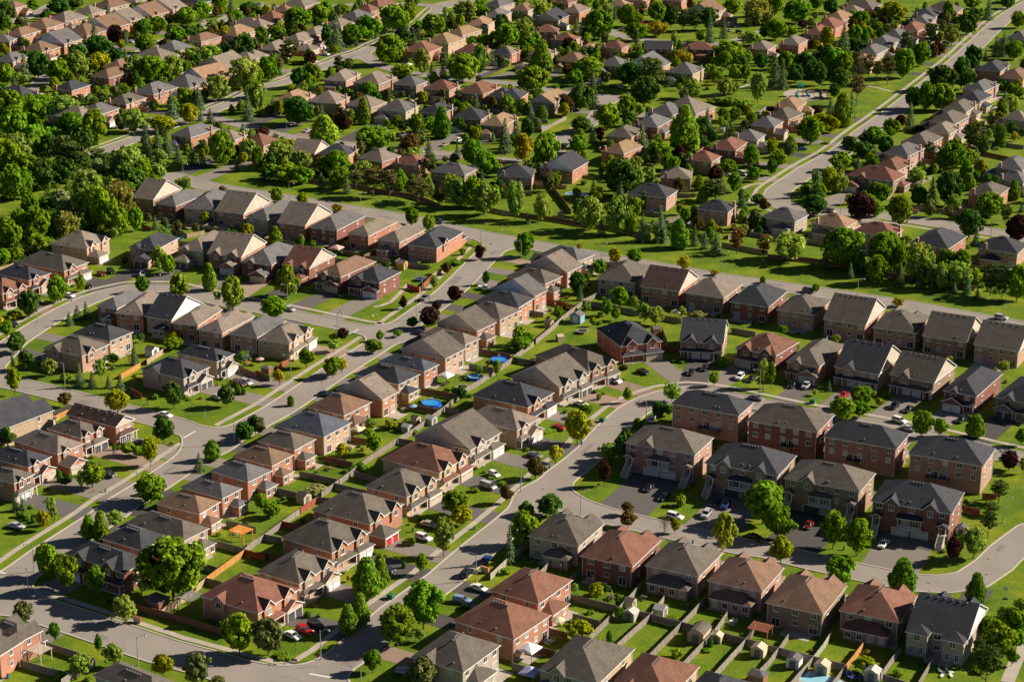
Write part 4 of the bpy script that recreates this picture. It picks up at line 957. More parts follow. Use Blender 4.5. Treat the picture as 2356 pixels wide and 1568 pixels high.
def window_mesh(w,h,mull,gl):
    k=(round(w,1),round(h,1),mull,gl)
    if k in WC: return WC[k]
    b=MB(); t=.09; 
    for a in ((-w/2-t,-.07,-t,w/2+t,0,0),(-w/2-t,-.07,h,w/2+t,0,h+t),(-w/2-t,-.07,0,-w/2,0,h),(w/2,-.07,0,w/2+t,0,h)): b.box(a[:3],a[3:])
    for i in range(mull): 
        x=-w/2+w*(i+1)/(mull+1); b.box((x-.035,-.06,0),(x+.035,0,h))
    b.box((-w/2-.15,-.14,-.16),(w/2+.15,0,-.09))
    fr=b.mesh('window_frame',white); g=MB(); g.poly([(-w/2,-.025,0),(w/2,-.025,0),(w/2,-.025,h),(-w/2,-.025,h)]); pn=g.mesh('pane',curtain if gl else glass)
    c=MB(); c.v=b.v+[]; c.f=list(b.f); c.m=[0]*len(b.f); n=len(c.v); c.v+=g.v; c.f.append(tuple(range(n,n+4))); c.m.append(1); far=c.mesh('window',[white,curtain if gl else glass])
    WC[k]=(fr,pn,far); return WC[k]
def gdoor_mesh(w,m,cache={}):
    k=(round(w,1),m.name)
    if k not in cache:
        b=MB(); b.box((-w/2,-.05,0),(w/2,0,2.15)); 
        for s in (-1,1): b.box((s*(w/2+.06)-.06,-.09,0),(s*(w/2+.06)+.06,0,2.2),1)
        b.box((-w/2-.12,-.09,2.15),(w/2+.12,0,2.3),1)
        for i in range(int(w/.55)): x=-w/2+.3+i*.55; b.box((x-.16,-.065,1.72),(x+.16,-.05,1.95),2,bottom=False)
        cache[k]=b.mesh('garage_door',[m,white,glass])
    return cache[k]
PPOST=MB(); PPOST.box((-.09,-.09,0),(.09,.09,2.78)); PPOST=PPOST.mesh('porch_post',white)
VENT=MB(); VENT.box((-.16,-.17,-.15),(.16,.17,.2)); VENTM=VENT.mesh('roof_vent',metal)
CHM={}
HOUSES=[]  # dicts for places
def make_house(L,N,R,kind,colr,opts,idx,tile):
    front=kind[1]; rt=kind[0]; h=2.9 if rt=='G' else 5.8
    for o_ in opts:
        if o_[0]=='h': h=float(o_[1:])
    z=h
    PL,PN,PR=gp(L,z),gp(N,z),gp(R,z); 
    u=(PN-PL);v=(PR-PN)
    a1=math.atan2(u.y,u.x); a2=math.atan2(-v.x,v.y)  # both should agree
    wgt=min(1,u.length/v.length); 
    ang=math.atan2(math.sin(a1)*u.length+math.sin(a2)*v.length*.7,math.cos(a1)*u.length+math.cos(a2)*v.length*.7)
    W,D=max(u.length,4.5),max(v.length,4.5)
    if rt!='G': W=max(W,8);D=max(D,8)
    mx_=24 if PN.y<800 else 21
    if rt!='G' and PN.y>800: W=max(W,12);D=max(D,12)
    W=min(W,mx_);D=min(D,mx_)
    if PN.y>700 and not -.62<ang<.02: ang=-.42
    ux=Vector((math.cos(ang),math.sin(ang)));vx=Vector((-ux.y,ux.x)); C=PN-ux*(W/2)+vx*(D/2)
    wings='W' in opts
    if wings: C=C+vx*1.25; D-=2.5
    near=C.y<640; mid=C.y<860; vis='lr' if not mid else 'lrfb'
    root=bpy.data.objects.new('garage' if rt=='G' else 'house',None); COL.objects.link(root); root.location=(C.x,C.y,0); root.rotation_euler=(0,0,ang); root.empty_display_size=.5
    rc,wc=colr[0],colr[1]; RM,WM=MR[rc],MW[wc]; o=.45
    x0,x1,y0,y1=-W/2,W/2,-D/2,D/2; wx0,wx1,wy0,wy1=x0+o,x1-o,y0+o,y1-o
    wl=SB();rf=SB();tr=SB(); I=Matrix.Identity(4)
    gsid=1
    wl.box((wx0,wy0,-.2),(wx1,wy1,h-.02),0,top=False,bottom=False)
    if rt in 'hG': A,B=hip(rf,x0,x1,y0,y1,h,SL if rt=='h' else .42)
    elif rt=='a': A,B=gable(rf,wl,x0,x1,y0,y1,h,o,'x')
    else: A,B=gable(rf,wl,x0,x1,y0,y1,h,o,'y')
    if rt=='a':
        for x in (x0-.02,x1+.02): rake(tr,[(x,y0,h),(x,0,A[2]),(x,y1,h)])
    if rt=='j':
        for y in (y0-.02,y1+.02): rake(tr,[(x0,y,h),(0,y,A[2]),(x1,y,h)])
    # soffit and fascia
    f=.2
    tr.box((x0,y0,h-f),(x1,y0+.06,h-.01));tr.box((x0,y1-.06,h-f),(x1,y1,h-.01));tr.box((x0,y0+.06,h-f),(x0+.06,y1-.06,h-.01));tr.box((x1-.06,y0+.06,h-f),(x1,y1-.06,h-.01))
    for a in ((x0+.06,y0+.06,x1-.06,wy0),(x0+.06,wy1,x1-.06,y1-.06),(x0+.06,wy0,wx0,wy1),(wx1,wy0,x1-.06,wy1)): tr.poly([(a[0],a[1],h-f),(a[2],a[1],h-f),(a[2],a[3],h-f),(a[0],a[3],h-f)])
    for (cx_,cy_) in ((wx1-.2,wy0-.09),(wx0+.1,wy0-.09),(wx1+.01,wy1-.3)): tr.box((cx_,cy_,0),(cx_+.09,cy_+.09,h-f)) if near else None
    items=[]
    def side(s): 
        k=SIDE[s]; S=W if k%2==0 else D; dist=(D if k%2==0 else W)/2; return rot(k),S,dist
    def put(name,me,s,u,vo,zz,parent=root):
        M,S,dist=side(s); p=M@Vector((u,-(dist-o)-vo,zz)); return obj(name,me,parent,p,SIDE[s]*math.pi/2)
    def window(s,u,zz,w,hh,vo=0.0,mull=1,parent=root):
        gl=random.random()<.33; fr,pn,far=window_mesh(w,hh,mull,gl)
        if near: q=put('window',fr,s,u,vo,zz); obj('pane',pn,q)
        else: put('window',far,s,u,vo,zz)
    def block(s,u0,u1,dep,hh,front_gable=False,name='extension',roofm=None,open_=False):
        M,S,dist=side(s); y=-(dist-o)
        b=SB();b.T=M;r=SB();r.T=M;t=SB();t.T=M
        if not open_:
            b.poly([(u0,y-dep,0),(u1,y-dep,0),(u1,y-dep,hh),(u0,y-dep,hh)]);b.poly([(u1,y-dep,0),(u1,y,0),(u1,y,hh),(u1,y-dep,hh)]);b.poly([(u0,y,0),(u0,y-dep,0),(u0,y-dep,hh),(u0,y,hh)])
        e=.35; X0,X1,Y0=u0-e,u1+e,y-dep-e; c=(u0+u1)/2; hw=(X1-X0)/2; s_=.5
        if front_gable:
            hr=hh+s_*1.1*hw; r.poly([(X1,Y0,hh),(X1,y,hh),(c,y,hr),(c,Y0,hr)]);r.poly([(X0,y,hh),(X0,Y0,hh),(c,Y0,hr),(c,y,hr)]); b.poly([(u0,y-dep,hh),(u1,y-dep,hh),(c,y-dep,hr-s_*.35)]); rake(t,[(X0,Y0-.02,hh),(c,Y0-.02,hr),(X1,Y0-.02,hh)])
        else:
            q=min(hw,dep+e); hr=hh+s_*q
            if hw<=dep+e: r.poly([(X0,Y0,hh),(X1,Y0,hh),(c,Y0+q,hr)]);r.poly([(X1,Y0,hh),(X1,y,hh),(c,y,hr),(c,Y0+q,hr)]);r.poly([(X0,y,hh),(X0,Y0,hh),(c,Y0+q,hr),(c,y,hr)])
            else: r.poly([(X0,Y0,hh),(X1,Y0,hh),(X1-q,y,hr),(X0+q,y,hr)]);r.poly([(X1,Y0,hh),(X1,y,hh),(X1-q,y,hr)]);r.poly([(X0,y,hh),(X0,Y0,hh),(X0+q,y,hr)])
        if not front_gable: t.box((X0,Y0,hh-.17),(X1,Y0+.05,hh-.01))
        t.box((X0,Y0+.05,hh-.17),(X0+.05,y,hh-.01)); t.box((X1-.05,Y0+.05,hh-.17),(X1,y,hh-.01)); t.poly([(X0+.05,Y0+.05,hh-.1),(X1-.05,Y0+.05,hh-.1),(X1-.05,y,hh-.1),(X0+.05,y,hh-.1)])
        return b,r,t,c
    def ext(nm,s,u0,u1,dep,hh,gab=False,open_=False,wmat=None):
        b,r,t,c=block(s,u0,u1,dep,hh,gab,open_=open_)
        if b.f: e=obj(nm,b.mesh(nm,wmat or WM),root)
        else: e=obj(nm,r.mesh(nm,RM),root)
        if b.f: obj('roof',r.mesh('roof',RM),e)
        obj('eaves',t.mesh('eaves',white),e); return e
    def xgables(s,n,dep=.5):
        M,S,dist=side(s); rf.T=M;wl.T=M;tr.T=M; yw=-(dist-o); ye=-dist
        pos={1:[-S*.18],2:[-S*.24,S*.24],3:[-S*.3,0,S*.3]}[n]; gw=min(4.2,S*.3); sl=.95 if rc in 'cd' or n>1 else .8
        if s=='f': gw=S*.38; sl=.74
        for c in pos:
            zr=h+sl*gw/2; yf=yw-dep-.35; yb=ye+(zr-h)/SL
            rf.poly([(c-gw/2,yf,h),(c,yf,zr),(c,yb,zr),(c-gw/2,ye,h)][::-1]); rf.poly([(c+gw/2,yf,h),(c,yf,zr),(c,yb,zr),(c+gw/2,ye,h)])
            y=yw-dep; g=gw/2-.3
            wl.poly([(c-g,y,2.9),(c+g,y,2.9),(c+g,y,h),(c-g,y,h)]);wl.poly([(c-g,yw,2.9),(c-g,y,2.9),(c-g,y,h),(c-g,yw,h)]);wl.poly([(c+g,y,2.9),(c+g,yw,2.9),(c+g,yw,h),(c+g,y,h)])
            wl.poly([(c-g,y,h),(c+g,y,h),(c,y,zr-.3*sl)],0); wl.poly([(c-g,y,2.9),(c-g,yw,2.9),(c+g,yw,2.9),(c+g,y,2.9)])
            rake(tr,[(c-gw/2,yf-.02,h),(c,yf-.02,zr),(c+gw/2,yf-.02,h)],.24)
            window(s,c,h-1.75,1.3,1.5,dep,1)
        rf.T=I;wl.T=I;tr.T=I
        return pos,gw
    gab={}
    for q in opts:
        if q[0]=='g': gab[q[2]]=int(q[1]); 
    for s,n in gab.items(): xgables(s,n)
    if front=='f' and near and rt in 'ha' and h<7: xgables('f',2)
    bump={}
    if wings:
        for c in (-.29,.29): ext('wing','l',W*c-W*.17,W*c+W*.17,2.5,5.8-.02); window('l',W*c,4.1,1.3,1.3,2.5); window('l',W*c-1.1,.9,.7,1.6,2.5); window('l',W*c+1.1,.9,.7,1.6,2.5)
    for q in opts:
        if q[0] in 'bB' and len(q)==2:
            s=q[1]; M,S,dist=side(s); a=(.36 if q[0]=='B' else .23)*S; c=0 if q[0]=='B' else random.choice((-1,1))*S*.14
            ext('sunroom',s,c-a,c+a,3.0,2.9); bump[s]=(c-a,c+a)
            n=2 if q[0]=='b' else 4
            for i in range(n): window(s,c-a+2*a*(i+.5)/n,.9,1.2,1.4,3.0)
        if q[0]=='G':
            s=q[1]; M,S,dist=side(s); a=min(3.1,S*.3); c=-S/2+a+.6 if rt!='G' else 0
            if rt!='G':
                e=ext('garage_block',s,c-a,c+a,4.5,2.8,random.random()<.4); gd=gdoor_mesh(2.3,random.choice((garagew,garageb,garager if tile[0] in 'CD' else garagew)))
                for i in (-1,1): put('garage_door',gd,s,c+i*1.45,4.5+.01,0)
                bump[s]=(c-a,c+a)
    if rt!='G' and C.y>700 and front not in bump:
        M,S,dist=side(front); a=min(3.1,S*.27); sd=random.choice((-1,1)); c=sd*(S/2-a-.8); ext('garage_block',front,c-a,c+a,4.8,2.8,random.random()<.4)
        if front in 'lr':
            gd=gdoor_mesh(2.3,random.choice((garagew,garagew,garageb,garaged)))
            for i in (-1,1): put('garage_door',gd,front,c+i*1.4,4.81,0)
        bump[front]=(c-a,c+a)
        if front in 'lr': put('front_door',gdoor_mesh(.95,door_m),front,-sd*S*.2,.01,.1)
    if rt=='G':
        gd=gdoor_mesh(2.3,garageb)
        for i in (-1,1): put('garage_door',gd,front,i*1.45,.01,0)
    elif front in vis and front not in bump:
        M,S,dist=side(front)
        gmx=random.choice([garagew,garagew,garageb,garaged if near else garagew])
        if h>7:  # raised front with stairs
            for i in (-1,1): put('garage_door',gdoor_mesh(4.3,random.choice((garaged,garageb,garagew))),front,i*2.5,.01,0)
            e=ext('porch_roof',front,-2.9-.2,2.9+.2,1.5,5.6,open_=True)
            bl=SB();bl.T=M; y=-(dist-o); bl.box((-3,y-1.5,2.6),(3,y-.01,2.8)); 
            bl.box((-3,y-1.5,3.62),(3,y-1.42,3.7))
            for i in range(19): x=-2.97+i*.33; bl.box((x-.03,y-1.49,2.8),(x+.03,y-1.43,3.62))
            for x in (-3,0,2.9): bl.box((x,y-1.52,2.8),(x+.12,y-1.4,5.5))
            obj('balcony',bl.mesh('balcony',white),root)
            for i in (-1,1):
                window(front,i*1.4,2.9,1.5,2.0,0,1)
                cx=i*(S/2-1.9); st=SB();st.T=M
                for k in range(12): st.box((cx-.8,y-1.4-(12-k)*.3,0),(cx+.8,y-1.4-(11-k)*.3,(k+1)*.22))
                st.box((cx-1,y-1.4,2.4),(cx+1,y-.01,2.66))
                q=obj('stairs',st.mesh('stairs',conc),root)
                ra=SB();ra.T=M
                for s2 in (-.85,.85):
                    ra.tube((cx+s2,y-5,.95),(cx+s2,y-1.4,3.6),.06); 
                    for k in range(10): yy=y-5+k*.4; zz=k*.4/3.6*2.65; ra.box((cx+s2-.03,yy-.03,zz),(cx+s2+.03,yy+.03,zz+.95))
                    ra.box((cx+s2-.07,y-1.5,2.6),(cx+s2+.07,y-1.36,5.1)); 
                obj('railing',ra.mesh('railing',white),q)
                ext('porch_roof',front,cx-1.2,cx+1.2,1.6,5.1,True,open_=True)
                put('front_door',gdoor_mesh(.9,door_m) ,front,cx,.01,2.66)
        elif front in 'lr' and S>9 and (near or mid) and not (rt=='a' and front=='l'):
            a=min(3.0,S*.28); sg=random.choice((-1,1)) if front=='l' else 1; c=sg*(S/2-o-a-.1)
            ext('garage_block',front,c-a,c+a,1.7,2.9,random.random()<.5)
            for i in (-1,1): put('garage_door',gdoor_mesh(2.35,gmx),front,c+i*1.4,1.71,0)
            p0,p1=(-S/2+o,c-a-.4) if sg>0 else (c+a+.4,S/2-o)
            q=ext('porch_roof',front,p0,p1,1.5,2.85,open_=True)
            for x in (p0+.2,p1-.2): put('porch_post',PPOST,front,x,1.4,0)
            pc=(p0+p1)/2; put('front_door',gdoor_mesh(.95,door_m),front,pc-.3,.01,.3)
            y=-(dist-o); stp=SB();stp.T=M; stp.box((p0,y-1.6,0),(p1,y,.3)); stp.box((pc-.9,y-2.0,0),(pc+.5,y-1.6,.16)); obj('steps',stp.mesh('steps',conc),root)
        else:
            ext('porch_roof',front,-S/2+o,S/2-o,1.3,2.95,open_=True)
            for i in (-1,1): put('garage_door',gdoor_mesh(2.4,gmx),front,i*1.6,.01,0)
            for x in (-S/2+o+.2,-S/2+3,S/2-3,S/2-o-.2): put('porch_post',PPOST,front,x,1.15,0)
            for i in (-1,1): put('front_door',gdoor_mesh(.95,door_m),front,i*(S/2-2.2),.01,.1)
    # windows
    if rt!='G':
        rear={'l':'f','f':'l','r':'b','b':'r'}[front]
        for s in vis:
            M,S,dist=side(s); L_=S-2*o; n=max(2,int(L_/3.4)) if s in (front,rear) else (1 if L_<11 else 2)
            if not mid: n=max(2,n)
            for i in range(n):
                u=-L_/2+L_*(i+.5)/n+random.uniform(-.25,.25)
                w=random.choice((1.2,1.4)) if s in (front,rear) else 1.0
                if s in gab:
                    pos={1:[-S*.18],2:[-S*.24,S*.24],3:[-S*.3,0,S*.3]}[gab[s]]
                    if any(abs(u-p)<min(4.2,S*.3)/2+.5 for p in pos): 
                        if h<7: continue
                window(s,u,h-1.75,w,1.25)
                if h>7: window(s,u,h-4.5,w,1.3) if not (s==front and s=='l') else (window(s,u,h-4.5,.9,1.3) if abs(u)>3.5 else None)
                elif s!=front and not (s in bump and bump[s][0]-.8<u<bump[s][1]+.8):
                    if s==rear and i in (0,n-1): window(s,u,.25,1.9,2.05)
                    elif s==rear or random.random()<.6: window(s,u,1.5,w*.8,1.05)
            if h>7 and s=='l' and front=='f':
                dk=SB();dk.T=M; y=-(dist-o); cx=random.choice((-1,1))*S*.08; hw2=3.2 if random.random()<.6 else 1.6
                dk.box((cx-hw2,y-2.6,2.3),(cx+hw2,y,2.5))
                dk.box((cx-hw2,y-2.6,2.5),(cx+hw2,y-2.52,3.5)); dk.box((cx-hw2,y-2.52,2.5),(cx-hw2+.08,y,3.5)); dk.box((cx+hw2-.08,y-2.52,2.5),(cx+hw2,y,3.5))
                for x in (cx-hw2,cx+hw2-.15): dk.box((x,y-2.6,0),(x+.15,y-2.45,2.3))
                obj('deck',dk.mesh('deck',WOOD['b']),root)
                for i in (-1,1): window(s,cx+i*1.2,2.6,1.7,2.05)
    for q in opts:
        if q[0]=='k':
            s='r' if q=='kr' else ('l' if front!='l' else 'r'); key=(wc,round(h))
            if key not in CHM:
                b=MB(); b.box((-.55,-.55,0),(.55,0,h+1.2)); b.box((-.42,-.5,h+1.2),(.42,.3,h+2.3)); b.box((-.5,-.58,h+2.3),(.5,.38,h+2.45),1); CHM[key]=b.mesh('chimney',[WM,conc])
            M,S,dist=side(s); put('chimney',CHM[key],s,(S*.22 if s=='r' else -S*.3),.0 if True else 0,0).location.z=0
    if rt!='G' and mid:
        n=random.randint(4,6) if near else 3; cx=(A[0]+B[0])/2; cy=(A[1]+B[1])/2
        for i in range(n):
            if rt=='a': p=(x0+2+(W-4)*(i+.5)/n,-.55,A[2]-.28)
            else:
                ex=.62*(i-(n-1)/2)
                if abs(B[0]-A[0])>abs(B[1]-A[1]) or rt=='h' and W>=D: p=(cx+ex*1.3,-.6,A[2]-.3)
                else: p=(A[0]+.5,cy+ex*1.3,A[2]-.25)
            obj('roof_vent',VENTM,root,p)
        for i in range(2 if near else 1):
            q=random.uniform(-.25,.25)*W; p=(q,y0+1.2+random.random(),h+SL*(1.4)) if rt!='j' else (x1-1.5,random.uniform(-.3,.3)*D,h+.75)
            if rt=='h' and abs(q)>W/2-2.5: continue
            obj('roof_vent',VENTM,root,p)
    obj('wall',wl.mesh('wall',[WM,cream if (rc in 'tder' or wc in 'yk') else bluewhite]),root)
    obj('roof',rf.mesh('roof',RM),root); obj('eaves',tr.mesh('eaves',white),root)
    # driveway
    if True:
        M,S,dist=side(front); Rz=Matrix.Rotation(ang,4,'Z'); out=(Rz@M@Vector((0,-1,0))); org=Vector((C.x,C.y,0))
        a=min(3.0,S*.28); c=0
        if rt!='G' and front in 'lr' and S>9 and not (rt=='a' and front=='l') and h<7 and (near or mid) and front not in bump: c=(S/2-o-a-.1)*(sg if front=='l' else 1)
        if front in bump: c=(bump[front][0]+bump[front][1])/2
        st=org+(Rz@M@Vector((c,-(dist-o),0))); ln=None
        for k in range(4,90):
            p=st+out*(k*.5)
            if field(p.x,p.y)<.2: ln=k*.5+.3;break
        if ln is None: ln=6.0
        hwd=(4.1 if front=='l' and S>12 else 3.7 if front in 'lr' else 2.9) if h<7 else 7.0
        tx=(Rz@M@Vector((1,0,0))); b=MB(); zz=.034+.004*(idx%3)
        P=[st-tx*hwd,st+tx*hwd,st+tx*(hwd+.3)+out*ln,st-tx*(hwd+.3)+out*ln]
        if P[0].length<2000 and (front in 'lr' or mid): 
            q=obj('driveway',b_poly(P,zz,random.choice((drive_d,drive_l)) if h>7 else random.choice((drive_d,drive_d,drive_d,drive_l,drive_l,drive_l,drive_p)))); q['kind']='structure'
    # rear patio
    if rt!='G':
        rear={'l':'f','f':'l','r':'b','b':'r'}[front]; M,S,dist=side(rear); Rz=Matrix.Rotation(ang,4,'Z'); org=Vector((C.x,C.y,0))
        if rear in 'lr' and h<7:
            c=random.uniform(-.2,.2)*S; w2=random.uniform(.2,.38)*S; dp=random.uniform(2.5,5.2); y=-(dist-o)
            P=[org+Rz@M@Vector(q) for q in ((c-w2,y-dp,0),(c+w2,y-dp,0),(c+w2,y,0),(c-w2,y,0))]
            q=obj('patio',b_poly(P,.022+.003*(idx%3),conc)); q['kind']='structure'
    H=dict(root=root,C=C,W=W,D=D,ang=ang,rc=rc,wc=wc,h=h,kind=rt,front=front); HOUSES.append(H); return H
def b_poly(P,z,m):
    b=MB(); b.poly([(p.x,p.y,z) for p in P]); me=b.mesh('slab',m); return me
WOOD={'g':mat('weathered_boards',(.27,.235,.20),.9,.2,2,brick=(1,.86,.6,.16,8,'wall'),tint=.12),'t':mat('tan_boards',(.40,.30,.20),.9,.15,2,brick=(1,.86,.6,.16,8,'wall')),'O':mat('orange_boards',(.50,.24,.07),.85,.15,2,brick=(1,.86,.6,.16,8,'wall')),'r':mat('red_stained_boards',(.33,.09,.05),.85,.15,2,brick=(1,.86,.6,.16,8,'wall')),'b':mat('brown_boards',(.24,.125,.075),.9,.2,2,brick=(1,.86,.6,.16,8,'wall'),tint=.15),'w':mat('pale_grey_boards',(.36,.36,.28),.9,.12,2,brick=(1,.86,.6,.16,8,'wall'))}
WOODN={'g':'weathered grey','t':'tan','O':'bright orange','r':'red stained','b':'brown','w':'pale grey'}
ROWH={}
i=0
for nm,t,txt in ROWS:
    for ln in txt.strip().split('\n'):
        a,k,c,op=(ln.split('|')+[''])[:4]; a=list(map(float,a.split())); 
        H=make_house(px(t,a[0],a[1]),px(t,a[2],a[3]),px(t,a[4],a[5]),k,c.split() if ' ' in c else list(c),op.split(),i,t); i+=1
        ROWH.setdefault(nm,[]).append(H)
ORD=['first','second','third','fourth','fifth','sixth','seventh','eighth','ninth','tenth','eleventh','twelfth','thirteenth','fourteenth','fifteenth','sixteenth','seventeenth','eighteenth','nineteenth','twentieth','twenty-first','twenty-second','twenty-third']
for nm,hs in ROWH.items():
    hs.sort(key=lambda H:proj((H['C'].x,H['C'].y,3))[0])
    for k,H in enumerate(hs):
        H['place']=f"the {ORD[k]} house in the {nm}" if len(hs)>1 else f"the {nm}"
        H['row']=nm
        lab=f"{ROOFN[H['rc']]}-roofed {WALLN[H['wc']]} {'garage' if H['kind']=='G' else 'house'}, {ORD[k]} from the left in the {nm}" if len(hs)>1 else f"{ROOFN[H['rc']]}-roofed {WALLN[H['wc']]} house, the {nm}"
        if len(lab.split())>16: lab=f"{ROOFN[H['rc']].split()[-1]}-roofed {WALLN[H['wc']].split()[0]} house, {ORD[k]} in the {nm}"
        tag(H['root'],lab,'garage' if H['kind']=='G' else 'house',nm if len(hs)>1 else None)
PEND=[]
def nearest(P):
    return min(HOUSES,key=lambda H:(H['C'].x-P.x)**2+(H['C'].y-P.y)**2)
def pend(o,desc,cat,group,P): PEND.append((o,desc,cat,group,P))
def finish_labels():
    keys={}
    for o,desc,cat,group,P in PEND:
        H=nearest(P); a=proj((P.x,P.y,0));b=proj((H['C'].x,H['C'].y,0)); dx,dy=a[0]-b[0],(a[1]-b[1])*1.6
        rel=('left of' if dx<0 else 'right of') if abs(dx)>abs(dy) else ('behind' if dy<0 else 'in front of')
        keys.setdefault((desc,rel,H['place']),[]).append((a[0],o,cat,group))
    for (desc,rel,pl),L in keys.items():
        L.sort(key=lambda q:q[0])
        for k,(x,o,cat,group) in enumerate(L):
            d=desc if len(L)==1 else f"{ORD[min(k,22)]} {desc}"
            pl2=pl
            lab=f"{d} {rel} {pl2}"
            if len(lab.split())>16: lab=lab.replace(' house in the ',' house, ')
            if len(lab.split())>16: lab=lab.replace(' the ',' ')
            tag(o,lab,cat,group)
# ---------- trees
KINDS={ # mesh key, label, name, category, leaf colour
'm':('round','mid-green leafy maple','maple_tree','tree',(0.167,0.299,0.015)),
'M':('big','big dense green maple','maple_tree','tree',(0.186,0.316,0.019)),
'l':('loose','pale green loose-crowned ash','ash_tree','tree',(0.264,0.371,0.062)),
'y':('round','bright lime-green young tree','locust_tree','tree',(0.294,0.337,0.011)),
'Y':('loose','yellow-leaved locust','locust_tree','tree',(.400,.370,.020)),
'z':('tall','lime-green upright ash','ash_tree','tree',(0.279,0.343,0.033)),
'd':('round','dark green rounded linden','linden_tree','tree',(0.068,0.154,0.022)),
'D':('big','large dark green linden','linden_tree','tree',(0.076,0.163,0.022)),
'e':('round','olive dark-leaved tree','oak_tree','tree',(0.143,0.171,0.054)),
'p':('round','dark purple maple','purple_maple_tree','tree',(0.062,0.027,0.022)),
'o':('round','bronze-leaved small tree','bronze_tree','tree',(0.138,0.103,0.030)),
'n':('bare','thin sparse grey tree','bare_tree','tree',(0.200,0.150,0.100)),
'c':('pyr','pyramid-shaped green pear tree','pear_tree','tree',(0.157,0.281,0.022)),
'C':('pyr','tall light green columnar tree','pear_tree','tree',(0.234,0.389,0.031)),
'v':('tall','slim young green tree','sapling','tree',(0.075,0.200,0.016)),
's':('spruce','blue-green spruce','spruce_tree','tree',(0.134,0.212,0.096)),
'f':('pine','dark green pine','pine_tree','tree',(0.087,0.128,0.034)),
'P':('pine','brownish-green pine with bare trunk','pine_tree','tree',(0.149,0.140,0.045)),
'q':('pine','rust-brown dying pine','pine_tree','tree',(0.237,0.119,0.045)),
'a':('cone','narrow dark green cedar','cedar_tree','tree',(0.088,0.184,0.017)),
'b':('bush','rounded green shrub','shrub','shrub',(0.186,0.308,0.022)),
'j':('bush','dark green juniper bush','juniper_bush','shrub',(0.087,0.166,0.033)),
'x':('bush','low flowering garden bush','flowering_bush','shrub',(.26,.26,.05)),
'i':('bush','silvery green shrub','shrub','shrub',(0.275,0.300,0.110)),
'S':('loose','silver-green willow','willow_tree','tree',(0.294,0.345,0.132)),
'w':('weep','golden-green weeping willow','willow_tree','tree',(0.310,0.316,0.066)),
'W':('weep','pale weeping willow','willow_tree','tree',(0.275,0.325,0.070)),
}
def leaves(C,Nr,size,elong=1.0):
    """one quad per centre, facing its normal"""
    n=len(C); a=np.cross(Nr,RNG.normal(size=(n,3))); a/=np.linalg.norm(a,axis=1,keepdims=True)+1e-9; b=np.cross(Nr,a); s=(size*RNG.uniform(.6,1.3,n))[:,None]
    V=np.stack([C-a*s-b*s*.6*elong,C+a*s*.35-b*s*elong,C+a*s+b*s*.6*elong,C-a*s*.4+b*s*elong],1).reshape(-1,3)
    return V
